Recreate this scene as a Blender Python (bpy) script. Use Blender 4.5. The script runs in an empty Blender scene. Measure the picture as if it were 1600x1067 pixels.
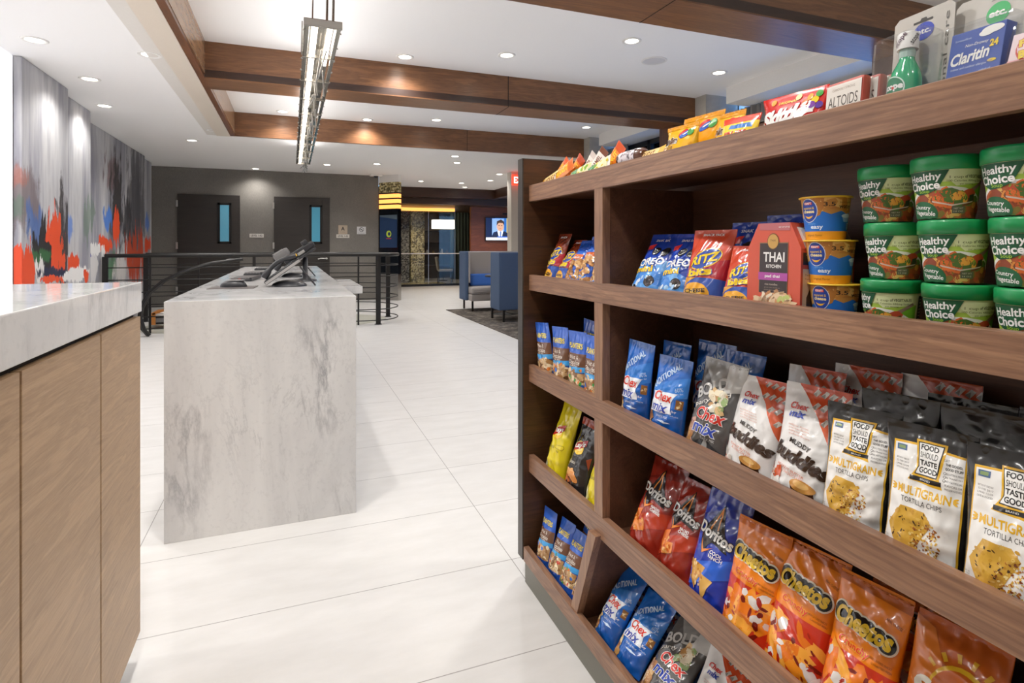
SPOT_E = 61.0; UPFILL_E = 4.0; EXPO = 0.14
import bpy, bmesh, math, random
import numpy as np
from mathutils import Vector, Matrix, Euler
from mathutils.geometry import tessellate_polygon
SC = bpy.context.scene
COL = SC.collection
PI = math.pi
R = math.radians

# ------------------------------------------------------------------ colours and materials
def lin(c):
    if isinstance(c, str):
        c = c.lstrip('#'); c = tuple(int(c[i:i+2], 16)/255 for i in (0, 2, 4))
    return tuple((x/12.92 if x <= .04045 else ((x+.055)/1.055)**2.4) for x in c)+(1.0,)
MATS = {}
def pmat(name, col, rough=.5, metal=0., coat=0., emit=None, es=0., bump=0., bscale=60., spec=.5, var=0.):
    if name in MATS: return MATS[name]
    m = bpy.data.materials.new(name); m.use_nodes = True
    nt = m.node_tree; b = nt.nodes['Principled BSDF']
    c = lin(col)
    b.inputs['Base Color'].default_value = c
    b.inputs['Roughness'].default_value = rough
    b.inputs['Metallic'].default_value = metal
    b.inputs['Coat Weight'].default_value = coat
    b.inputs['Coat Roughness'].default_value = .12
    b.inputs['Specular IOR Level'].default_value = spec
    if emit is not None:
        b.inputs['Emission Color'].default_value = lin(emit); b.inputs['Emission Strength'].default_value = es
    tc = nt.nodes.new('ShaderNodeTexCoord')
    nz = nt.nodes.new('ShaderNodeTexNoise'); nz.inputs['Scale'].default_value = bscale
    nz.inputs['Detail'].default_value = 3
    nt.links.new(tc.outputs['Object'], nz.inputs['Vector'])
    if bump:
        bp = nt.nodes.new('ShaderNodeBump'); bp.inputs['Strength'].default_value = bump; bp.inputs['Distance'].default_value = .004
        nt.links.new(nz.outputs['Fac'], bp.inputs['Height']); nt.links.new(bp.outputs['Normal'], b.inputs['Normal'])
    v = var if var else .04
    mx = nt.nodes.new('ShaderNodeMix'); mx.data_type = 'RGBA'
    mx.inputs['A'].default_value = tuple(x*(1-v) for x in c[:3])+(1,)
    mx.inputs['B'].default_value = tuple(min(1, x*(1+v)) for x in c[:3])+(1,)
    nt.links.new(nz.outputs['Fac'], mx.inputs['Factor']); nt.links.new(mx.outputs['Result'], b.inputs['Base Color'])
    MATS[name] = m
    return m
def ink(c):      # printed plastic film
    return pmat('print_'+c.lstrip('#'), c, rough=.24, coat=.5, bump=.10, bscale=26)
def card(c):     # printed card
    return pmat('card_'+c.lstrip('#'), c, rough=.45)
class NT:
    def __init__(s, name):
        s.m = bpy.data.materials.new(name); s.m.use_nodes = True; s.t = s.m.node_tree
        s.b = s.t.nodes['Principled BSDF']; s.tc = s.t.nodes.new('ShaderNodeTexCoord')
    def link(s, a, b): s.t.links.new(a, b)
    def mapping(s, sc=(1,1,1), loc=(0,0,0), rot=(0,0,0), src='Object'):
        mp = s.t.nodes.new('ShaderNodeMapping'); mp.inputs['Scale'].default_value = sc
        mp.inputs['Location'].default_value = loc; mp.inputs['Rotation'].default_value = rot
        s.link(s.tc.outputs[src], mp.inputs['Vector']); return mp.outputs['Vector']
    def noise(s, vec, scale=1, detail=4, rough=.55, dist=0):
        n = s.t.nodes.new('ShaderNodeTexNoise'); n.inputs['Scale'].default_value = scale; n.inputs['Detail'].default_value = detail
        n.inputs['Roughness'].default_value = rough; n.inputs['Distortion'].default_value = dist
        s.link(vec, n.inputs['Vector']); return n.outputs['Fac']
    def ramp(s, fac, stops):
        r = s.t.nodes.new('ShaderNodeValToRGB'); e = r.color_ramp.elements
        while len(e) < len(stops): e.new(.5)
        for el, (p, c) in zip(e, stops):
            el.position = p; el.color = lin(c) if not isinstance(c, (int, float)) else (c, c, c, 1)
        s.link(fac, r.inputs['Fac']); return r.outputs['Color']
    def mix(s, fac, a, b, mode='MIX'):
        m = s.t.nodes.new('ShaderNodeMix'); m.data_type = 'RGBA'; m.blend_type = mode
        for inp, v in (('Factor', fac), ('A', a), ('B', b)):
            if isinstance(v, bpy.types.NodeSocket): s.link(v, m.inputs[inp])
            elif inp == 'Factor': m.inputs[inp].default_value = v
            else: m.inputs[inp].default_value = lin(v)
        return m.outputs['Result']
    def math(s, op, a, b=None, c=None):
        m = s.t.nodes.new('ShaderNodeMath'); m.operation = op
        for i, v in enumerate((a, b, c)):
            if v is None: continue
            if isinstance(v, bpy.types.NodeSocket): s.link(v, m.inputs[i])
            else: m.inputs[i].default_value = v
        return m.outputs[0]
    def xyz(s, vec=None):
        n = s.t.nodes.new('ShaderNodeSeparateXYZ'); s.link(vec or s.tc.outputs['Object'], n.inputs[0]); return n.outputs
    def bump(s, h, st=.3, d=.005):
        n = s.t.nodes.new('ShaderNodeBump'); n.inputs['Strength'].default_value = st; n.inputs['Distance'].default_value = d
        s.link(h, n.inputs['Height']); s.link(n.outputs['Normal'], s.b.inputs['Normal'])
    def done(s, col=None, rough=.5, coat=0, spec=.5):
        if col is not None: s.link(col, s.b.inputs['Base Color'])
        s.b.inputs['Roughness'].default_value = rough; s.b.inputs['Coat Weight'].default_value = coat
        s.b.inputs['Specular IOR Level'].default_value = spec
        return s.m
def wood(name, dark, mid, light, along='Y', rough=.4, freq=1., fig=.5, coat=0., rings=0.):
    n = NT(name)
    st = {'X': (1.5, 14, 14), 'Y': (14, 1.5, 14), 'Z': (14, 14, 1.5)}[along]
    st2 = {'X': (10, 190, 190), 'Y': (190, 10, 190), 'Z': (190, 190, 10)}[along]
    a = n.noise(n.mapping(tuple(x*freq for x in st)), 1, 5, .6, 1.2*fig*2)
    b = n.noise(n.mapping(tuple(x*freq for x in st2)), 1, 3, .6)
    s = n.math('SINE', n.math('MULTIPLY', a, 34))
    f = n.math('ADD', n.math('MULTIPLY', n.math('MULTIPLY_ADD', s, .5, .5), .30*fig), n.math('ADD', n.math('MULTIPLY', a, .45), n.math('MULTIPLY', b, .35)))
    c = n.ramp(f, [(.25, dark), (.55, mid), (.85, light)])
    if rings:      # cathedral figure of flat-sawn walnut
        wv = n.t.nodes.new('ShaderNodeTexWave'); wv.wave_type = 'RINGS'; wv.rings_direction = 'SPHERICAL'
        wv.inputs['Scale'].default_value = 2.4; wv.inputs['Distortion'].default_value = 5.5; wv.inputs['Detail'].default_value = 2.5; wv.inputs['Detail Scale'].default_value = .7
        sc = {'X': (1.6, 9, 9), 'Y': (9, 1.6, 9), 'Z': (9, 9, 1.6)}[along]
        n.link(n.mapping(sc, (.3, .4, -.6)), wv.inputs['Vector'])
        ln = n.ramp(wv.outputs['Fac'], [(.0, 1.), (.22, .35), (.5, 0.)])
        c = n.mix(n.math('MULTIPLY', ln, rings), c, dark)
    n.bump(b, .12, .002)
    return n.done(c, rough, coat)
def marble(name, base='#dfdedd', vein='#77777d', cloud='#bdbcbd', seed=0., rough=.14, amt=1.0):
    n = NT(name)
    v1 = n.noise(n.mapping((1.5, 1.5, .55), (seed, seed*2, 3), (0, .3, .3)), 1.1, 9, .66, .5)
    v2 = n.noise(n.mapping((2.6, 2.6, .9), (seed+7, 1, 9), (0, -.3, 0)), 1.5, 9, .68, .6)
    cl = n.noise(n.mapping((2.6, 2.6, .45), (3, seed, 5), (0, .15, 0)), 1.1, 7, .6, .5)
    t1 = n.math('ABSOLUTE', n.math('SUBTRACT', v1, .5)); t2 = n.math('ABSOLUTE', n.math('SUBTRACT', v2, .52))
    m1 = n.ramp(t1, [(0, 1.), (.008, .6), (.03, 0.)]); m2 = n.ramp(t2, [(0, .55), (.006, .3), (.016, 0.)])
    gate = n.ramp(n.noise(n.mapping((3, 3, 2), (seed+1, 4, 4)), 1.4, 3), [(.4, 0.), (.66, 1.)])
    c = n.mix(n.ramp(cl, [(.35, 0.), (.7, 1.)]), base, cloud)
    c = n.mix(n.math('MULTIPLY', n.math('MULTIPLY', m1, gate), .68*amt), c, vein)
    c = n.mix(n.math('MULTIPLY', n.math('MULTIPLY', m2, gate), .5*amt), c, vein)
    sp = n.noise(n.mapping((60, 60, 60)), 1, 3)
    c = n.mix(n.math('MULTIPLY', n.ramp(sp, [(.3, 1.), (.45, 0.)]), .10), c, vein)
    return n.done(c, rough)
def linemask(n, coord, off, period, width):
    x = n.math('DIVIDE', n.math('SUBTRACT', coord, off), period)
    f = n.math('SUBTRACT', x, n.math('ROUND', x))
    return n.math('LESS_THAN', n.math('ABSOLUTE', f), width/period/2)

M = {}
def build_materials():
    # floor: large porcelain tiles
    n = NT('porcelain_floor'); o = n.xyz()
    l = n.math('MAXIMUM', linemask(n, o[0], .84, 1.44, .0035), linemask(n, o[1], 2.16, .5125, .0035))
    c = n.ramp(n.noise(n.mapping((3, 8, 3)), 1.3, 6, .6), [(.3, '#d2d0cd'), (.7, '#dddbd9')])
    c = n.mix(n.math('MULTIPLY', l, .75), c, '#6d6862')
    g = n.noise(n.mapping((20, 50, 20)), 2, 4)
    n.link(n.math('MULTIPLY_ADD', g, .18, .24), n.b.inputs['Roughness'])
    M['floor'] = n.m; n.link(c, n.b.inputs['Base Color']); n.b.inputs['Specular IOR Level'].default_value = .45
    M['paint'] = pmat('ceiling_paint', '#f9f8f7', .85, var=.01)
    M['paint_grey'] = pmat('soffit_band_paint', '#dfdad3', .7)
    M['cream'] = pmat('cream_lacquer', '#e6d9c9', .35)
    M['beam'] = wood('beam_walnut_x', '#573826', '#855a3a', '#a8764a', 'X', .32, .8, .35)
    M['beam_y'] = wood('beam_walnut_y', '#4a2c1c', '#7a4c2e', '#9a6a42', 'Y', .3, .8, .35)
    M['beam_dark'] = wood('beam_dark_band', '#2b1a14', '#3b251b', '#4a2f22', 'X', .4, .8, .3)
    M['fascia_in'] = wood('fascia_inner_veneer', '#8a6648', '#ad8663', '#c9a683', 'Y', .22, .7, .3)  # glare on the inner fascia put into a lighter wood colour
    M['post'] = wood('post_walnut', '#4a2f22', '#6a4632', '#83593f', 'Z', .4, 1, .3)
    M['rail'] = wood('shelf_walnut_front', '#684838', '#966f55', '#b48d6f', 'Y', .34, 1.5, .45, rings=.45)
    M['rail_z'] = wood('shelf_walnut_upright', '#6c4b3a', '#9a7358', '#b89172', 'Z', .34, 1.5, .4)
    M['carcass'] = wood('shelf_walnut_dark', '#472c1e', '#684430', '#7e563d', 'Y', .5, 1.4, .3)  # same walnut, the shelf interior's shade put into a darker colour
    M['carcass_x'] = wood('shelf_walnut_dark_x', '#33200f', '#56361f', '#724a2c', 'X', .45, 1.4, .3)  # crosswise grain, likewise with interior shade in its colour
    M['black_edge'] = pmat('bronze_edge', '#4b4743', .35, .6)
    M['plinth'] = pmat('plinth_grey', '#6c6a60', .3, .45)
    M['oak'] = wood('limed_oak_panel', '#9a7c5c', '#bd9b76', '#d0b18c', 'Y', .45, 1.6, .35)
    M['gap'] = pmat('shadow_gap', '#1b130d', .8)
    M['marble'] = marble('carrara_slab', seed=2.3)
    M['marble2'] = marble('pale_counter_quartz', '#eceae7', '#8e8e92', '#dedddb', 6.1, .07, .7)
    M['kick'] = pmat('kick_white', '#d7d4cf', .5)
    n = NT('grey_wallcovering'); a = n.noise(n.mapping((160, 160, 40)), 1, 3); bb = n.noise(n.mapping((2, 2, 2)), 1, 3)
    c = n.ramp(n.math('MULTIPLY_ADD', a, .6, n.math('MULTIPLY', bb, .4)), [(.3, '#67635d'), (.7, '#837e77')]); n.bump(a, .3, .002)
    M['wallcov'] = n.done(c, .7)
    M['wall_white'] = pmat('wall_white', '#e3e1dd', .8)
    M['wall_warm'] = pmat('wall_warm', '#cfc7bb', .8)
    M['door'] = wood('door_charcoal', '#26211e', '#332d29', '#3f3833', 'X', .5, .6, .2)
    M['doorglass'] = pmat('door_vision_glass', '#3f7c92', .12, emit='#4b93ad', es=.35)
    M['steel'] = pmat('brushed_steel', '#c9c7c3', .28, 1.)
    M['chrome'] = pmat('polished_nickel', '#b9b6b0', .2, 1.)
    M['black'] = pmat('black_powder_coat', '#1d1b1a', .4, .3)
    M['blackpl'] = pmat('black_plastic', '#26262a', .38)
    M['greypl'] = pmat('grey_plastic', '#6c6a6a', .4)
    M['silverpl'] = pmat('silver_plastic', '#a3a09e', .35, .3)
    n = NT('mosaic_gold'); v = n.t.nodes.new('ShaderNodeTexVoronoi'); v.inputs['Scale'].default_value = 26
    n.link(n.tc.outputs['Object'], v.inputs['Vector'])
    c = n.ramp(n.xyz(v.outputs['Color'])[0], [(.2, '#5d5434'), (.5, '#a6945c'), (.8, '#d9cb96')])
    M['mosaic_gold'] = n.done(c, .25)
    n = NT('mosaic_grey'); v = n.t.nodes.new('ShaderNodeTexVoronoi'); v.inputs['Scale'].default_value = 26
    n.link(n.tc.outputs['Object'], v.inputs['Vector'])
    c = n.ramp(n.xyz(v.outputs['Color'])[0], [(.2, '#35332f'), (.5, '#6a665c'), (.8, '#989283')])
    M['mosaic_grey'] = n.done(c, .25)
    n = NT('patterned_carpet'); a = n.noise(n.mapping((5, 5, 5)), 1.4, 8, .75, .8); b2 = n.noise(n.mapping((90, 90, 90)), 1, 2)
    c = n.ramp(n.math('MULTIPLY_ADD', a, .75, n.math('MULTIPLY', b2, .25)), [(.38, '#26221f'), (.5, '#453d36'), (.58, '#7d746a'), (.66, '#2f2a28')])
    n.bump(b2, .6, .006); M['carpet'] = n.done(c, .95)
    M['booth_blue'] = pmat('navy_upholstery', '#3f526f', .8, bump=.3, bscale=300, var=.12)
    M['booth_grey'] = pmat('grey_upholstery', '#9b9490', .85, bump=.3, bscale=300, var=.1)
    M['blue_cush'] = pmat('blue_cushion_cloth', '#2a5cae', .75, bump=.2, bscale=300)
    M['redwood'] = wood('red_wood_slats', '#5c2f1e', '#8d4f33', '#a96a48', 'X', .4, 1.0, .3)
    M['darkwood'] = wood('dark_lounge_wood', '#2e1a10', '#452a1a', '#5b3a25', 'X', .4, .9, .3)
    M['amber'] = pmat('amber_cove', '#f0a04a', .5, emit='#ffad52', es=1.6)
    M['led'] = pmat('led_strip', '#fff4e2', .5, emit='#fff0dc', es=9.)
    M['lens'] = pmat('downlight_lens', '#fff8ee', .5, emit='#fff3e2', es=14.)
    M['lampshade'] = pmat('glowing_shade', '#fff4e0', .6, emit='#ffe9cc', es=2.6)
    M['lightwall'] = pmat('backlit_panel', '#ffffff', .5, emit='#f6f7ff', es=.55)
    M['whitetrim'] = pmat('white_trim', '#eeece8', .5)
    M['speaker_grille'] = pmat('speaker_grille', '#d5d4d6', .7, bump=.4, bscale=500)
    n = NT('raw_concrete'); a = n.noise(n.mapping((4, 4, 4)), 1, 8, .65)
    M['concrete'] = n.done(n.ramp(a, [(.3, '#a7a298'), (.7, '#bfbab0')]), .8)
    n = NT('grey_curtain_cloth'); a = n.noise(n.mapping((60, 60, 1.5)), 1, 3)
    M['curtain'] = n.done(n.ramp(a, [(.3, '#8a8684'), (.7, '#b5b1ae')]), .85)
    M['winframe'] = pmat('black_window_frame', '#16181c', .4, .2)
    # clear glass: thin sheet, see-through with a mirror glance
    n = NT('clear_glass'); tr = n.t.nodes.new('ShaderNodeBsdfTransparent'); gl = n.t.nodes.new('ShaderNodeBsdfGlossy')
    gl.inputs['Roughness'].default_value = .02; fr = n.t.nodes.new('ShaderNodeFresnel'); fr.inputs['IOR'].default_value = 1.35
    tr.inputs['Color'].default_value = (.93, .96, .97, 1)
    mx = n.t.nodes.new('ShaderNodeMixShader'); n.link(fr.outputs[0], mx.inputs[0]); n.link(tr.outputs[0], mx.inputs[1]); n.link(gl.outputs[0], mx.inputs[2])
    n.link(mx.outputs[0], n.t.nodes['Material Output'].inputs['Surface']); M['glass'] = n.m
    n = NT('clear_blister'); tr = n.t.nodes.new('ShaderNodeBsdfTransparent'); gl = n.t.nodes.new('ShaderNodeBsdfGlossy')
    gl.inputs['Roughness'].default_value = .1; fr = n.t.nodes.new('ShaderNodeLayerWeight'); fr.inputs['Blend'].default_value = .25
    tr.inputs['Color'].default_value = (.95, .96, .96, 1)
    mx = n.t.nodes.new('ShaderNodeMixShader'); n.link(n.math('MULTIPLY', fr.outputs['Facing'], .45), mx.inputs[0]); n.link(tr.outputs[0], mx.inputs[1]); n.link(gl.outputs[0], mx.inputs[2])
    n.link(mx.outputs[0], n.t.nodes['Material Output'].inputs['Surface']); M['blister'] = n.m
    M['rod'] = pmat('acrylic_rod', '#a9a9a6', .25, .2)
    M['facade'] = None
    n = NT('city_facade'); o = n.xyz()
    l = n.math('MAXIMUM', linemask(n, o[1], 0, .55, .2), linemask(n, o[2], .3, 1.1, .12))
    c = n.mix(l, '#4f8fd0', '#a9d2f2'); n.link(c, n.b.inputs['Emission Color']); n.b.inputs['Emission Strength'].default_value = .55  # blue daylight on the facade put into its colour and glow
    M['facade'] = n.done(c, .6)
    M['exit'] = pmat('exit_red', '#e8402c', .4, emit='#ff4a30', es=1.2)
    M['whiteglow'] = pmat('exit_letters', '#ffffff', .4, emit='#ffe8e0', es=1.6)
    M['liquid'] = pmat('green_mouthwash', '#12a36c', .12, coat=.5)
    M['whiteplastic'] = pmat('white_plastic', '#e8e6e4', .35)
    # mural: vertical smears of grey with black, orange, blue, green and white lower down
    n = NT('abstract_mural'); o = n.xyz(); z = o[2]
    a = n.noise(n.mapping((.9, .9, .13), (1, 2, 0)), 1.3, 5, .5, .15); fine = n.noise(n.mapping((14, 14, 1.2), (1, 2, 0)), 1.3, 5, .6, .2)
    a = n.math('MULTIPLY_ADD', fine, .16, n.math('MULTIPLY', a, .84))
    c = n.ramp(a, [(.36, '#5b5b63'), (.46, '#8d8c92'), (.54, '#bfbebe'), (.64, '#8a8992')])
    w1 = n.noise(n.mapping((3, 3, 1.2), (5, 1, 2)), 1.5, 6, .65, .4); w2 = n.noise(n.mapping((8, 8, 3), (2, 8, 3)), 1.2, 6, .65, .6)
    w3 = n.noise(n.mapping((7, 7, .45), (4, 4, 1)), 1.5, 5, .6, .2)
    def stroke(c, cy, cz, ry, rz, col, soft, amt):      # one brushed patch of paint with a ragged edge
        dy = n.math('DIVIDE', n.math('SUBTRACT', o[1], cy), ry); dz = n.math('DIVIDE', n.math('SUBTRACT', z, cz), rz)
        dy = n.math('ADD', dy, n.math('MULTIPLY_ADD', w1, 4.4, -2.2)); dz = n.math('ADD', n.math('ADD', dz, n.math('MULTIPLY_ADD', w2, 2.0, -1.0)), n.math('MULTIPLY_ADD', w3, 3.4, -1.7))
        d = n.math('ADD', n.math('MULTIPLY', dy, dy), n.math('MULTIPLY', dz, dz))
        k = n.t.nodes.new('ShaderNodeMapRange'); k.interpolation_type = 'SMOOTHSTEP'; k.inputs[1].default_value = 1.0+soft; k.inputs[2].default_value = 1.0-soft*.9; n.link(d, k.inputs[0])
        return n.mix(n.math('MULTIPLY', k.outputs[0], amt), c, col)
    for cy, cz, ry, rz, col, soft, amt in ((6.36,1.74,0.30,0.27,'#5d4a4a',0.60,0.70),(6.28,1.91,0.15,0.09,'#a5604f',0.60,0.60),(6.23,1.62,0.12,0.13,'#4f6b5a',0.60,0.60),(6.62,1.46,0.19,0.21,'#3a5f9a',0.50,0.85),(6.85,1.25,0.30,0.28,'#1f1c1e',0.30,1.00),(7.27,1.45,0.17,0.54,'#2a2526',0.50,0.95),(6.73,1.18,0.23,0.06,'#2f6b3a',0.50,0.70),(7.13,1.30,0.18,0.33,'#e2491d',0.10,1.00),(6.32,1.07,0.26,0.20,'#d9451c',0.14,1.00),(6.68,1.04,0.10,0.12,'#dcd8d4',0.20,1.00),(7.04,1.01,0.32,0.07,'#1f2440',0.25,1.00),(7.00,0.95,0.29,0.04,'#e2491d',0.10,1.00),(7.34,0.97,0.11,0.05,'#e4e2de',0.15,1.00),(7.83,1.52,0.08,0.14,'#4a7ac9',0.50,0.80),(8.41,1.60,0.13,0.24,'#55735a',0.60,0.60),(7.97,1.08,0.22,0.11,'#e2491d',0.10,1.00),(8.15,0.95,0.32,0.09,'#e4e2de',0.15,1.00),(8.39,0.91,0.11,0.08,'#e2491d',0.10,1.00),(10.31,2.43,0.36,0.23,'#6d4a4a',0.60,0.70),(11.88,1.92,0.70,1.14,'#3b383c',0.70,0.80),(10.57,1.92,0.30,0.66,'#2a2526',0.50,0.95),(11.22,1.72,0.34,0.37,'#262229',0.50,0.90),(10.09,1.71,0.22,0.15,'#3b74c9',0.40,0.90),(9.35,1.71,0.12,0.24,'#55735a',0.60,0.60),(10.31,0.96,0.25,0.21,'#3f7048',0.50,0.80),(9.44,0.98,0.16,0.20,'#d5d2cf',0.30,0.90),(10.78,0.91,0.28,0.24,'#cfcac5',0.30,0.80),(10.57,1.56,0.16,0.31,'#e2491d',0.10,1.00),(9.94,1.32,0.33,0.12,'#e2491d',0.10,1.00),(9.55,1.23,0.32,0.08,'#e4e2de',0.15,1.00),(11.67,1.09,0.60,0.48,'#b8401e',0.20,1.00),(9.29,1.15,0.08,0.03,'#2a3aa0',0.20,1.00),(13.00,1.29,0.29,0.15,'#e2491d',0.10,1.00),(13.04,1.75,0.16,0.19,'#3b74c9',0.40,0.80),):
        c = stroke(c, cy, cz, ry, rz, col, soft, amt)
    M['mural'] = n.done(c, .55)
build_materials()

# ------------------------------------------------------------------ mesh building
class MB:
    def __init__(s): s.v = []; s.f = []; s.m = []; s.mats = []; s.smooth = []
    def mi(s, m):
        if m not in s.mats: s.mats.append(m)
        return s.mats.index(m)
    def add(s, verts, faces, m, smooth=False):
        k = len(s.v); i = s.mi(m); s.v += [tuple(map(float, p)) for p in verts]
        for f in faces: s.f.append(tuple(int(a)+k for a in f)); s.m.append(i); s.smooth.append(smooth)
    def box(s, x0, x1, y0, y1, z0, z1, m, bev=0., xf=None):
        bm = bmesh.new(); bmesh.ops.create_cube(bm, size=1)
        for v in bm.verts: v.co = ((x0+x1)/2+v.co.x*(x1-x0), (y0+y1)/2+v.co.y*(y1-y0), (z0+z1)/2+v.co.z*(z1-z0))
        if bev:
            bev = min(bev, .45*min(abs(x1-x0), abs(y1-y0), abs(z1-z0)))
            bmesh.ops.bevel(bm, geom=bm.edges[:], offset=bev, segments=2, affect='EDGES', profile=.6)
        if xf is not None: bmesh.ops.transform(bm, matrix=xf, verts=bm.verts)
        bm.verts.index_update()
        s.add([v.co for v in bm.verts], [[v.index for v in f.verts] for f in bm.faces], m); bm.free()
    def tube(s, pts, r, m, n=8, cap=True, closed=False):
        pts = [Vector(p) for p in pts]; N = len(pts); rings = []; up = None
        for i, p in enumerate(pts):
            a = pts[(i-1) % N] if (i > 0 or closed) else p; b = pts[(i+1) % N] if (i < N-1 or closed) else p
            t = (b-a).normalized()
            if up is None:
                up = Vector((0, 0, 1)) if abs(t.z) < .9 else Vector((1, 0, 0))
            x = t.cross(up).normalized(); y = x.cross(t).normalized(); up = y
            rr = r[i] if isinstance(r, (list, tuple)) else r
            rings.append([p+x*rr*math.cos(2*PI*k/n)+y*rr*math.sin(2*PI*k/n) for k in range(n)])
        V = [q for g in rings for q in g]; F = []
        for i in range(N if closed else N-1):
            j = (i+1) % N
            for k in range(n): F.append((i*n+k, i*n+(k+1) % n, j*n+(k+1) % n, j*n+k))
        s.add(V, F, m, True)
        if cap and not closed:
            s.add(rings[0], [tuple(range(n))[::-1]], m); s.add(rings[-1], [tuple(range(n))], m)
    def lathe(s, prof, m, n=40, c=(0, 0, 0), cap=True, smooth=True):
        V = []; F = []
        for r, z in prof: V += [(c[0]+r*math.cos(2*PI*k/n), c[1]+r*math.sin(2*PI*k/n), c[2]+z) for k in range(n)]
        for i in range(len(prof)-1):
            for k in range(n): F.append((i*n+k, i*n+(k+1) % n, (i+1)*n+(k+1) % n, (i+1)*n+k))
        s.add(V, F, m, smooth)
        if cap:
            if prof[0][0] > 1e-4: s.add(V[:n], [tuple(range(n))[::-1]], m)
            if prof[-1][0] > 1e-4: s.add(V[-n:], [tuple(range(n))], m)
    def prism(s, poly, z0, z1, m, axis='Z'):
        n = len(poly)
        def P(a, b, c): return {'Z': (a, b, c), 'Y': (a, c, b), 'X': (c, a, b)}[axis]
        V = [P(a, b, z0) for a, b in poly]+[P(a, b, z1) for a, b in poly]
        F = [tuple(range(n))[::-1], tuple(range(n, 2*n))]+[(i, (i+1) % n, n+(i+1) % n, n+i) for i in range(n)]
        s.add(V, F, m)
    def build(s, name, parent=None, loc=None, rot=None, fix=True):
        me = bpy.data.meshes.new(name); me.from_pydata(s.v, [], s.f)
        for m in s.mats: me.materials.append(m)
        me.polygons.foreach_set('material_index', s.m); me.polygons.foreach_set('use_smooth', s.smooth)
        if fix:
            bm = bmesh.new(); bm.from_mesh(me); bmesh.ops.recalc_face_normals(bm, faces=bm.faces); bm.to_mesh(me); bm.free()
        me.update()
        o = bpy.data.objects.new(name, me); COL.objects.link(o)
        if parent is not None: o.parent = parent
        if loc is not None: o.location = loc
        if rot is not None: o.rotation_euler = rot
        return o
def tag(o, label=None, cat=None, group=None, kind=None):
    if label: o['label'] = label
    if cat: o['category'] = cat
    if group: o['group'] = group
    if kind: o['kind'] = kind
    return o
def thing(name, label, cat, loc=(0, 0, 0), rot=(0, 0, 0), group=None):
    o = bpy.data.objects.new(name, None); COL.objects.link(o); o.location = loc; o.rotation_euler = rot
    o.empty_display_size = .1
    return tag(o, label, cat, group)
def dup(root, loc=None, rot=None, label=None):
    r = root.copy(); COL.objects.link(r)
    if loc is not None: r.location = loc
    if rot is not None: r.rotation_euler = rot
    if label: r['label'] = label
    for ch in list(root.children):
        c = ch.copy(); COL.objects.link(c); c.parent = r
        for g in list(ch.children):
            d = g.copy(); COL.objects.link(d); d.parent = c
    return r
def boxpart(name, x0, x1, y0, y1, z0, z1, m, parent=None, bev=.0, kind=None):
    b = MB(); b.box(x0, x1, y0, y1, z0, z1, m, bev); o = b.build(name, parent)
    if kind: o['kind'] = kind
    return o

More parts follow.
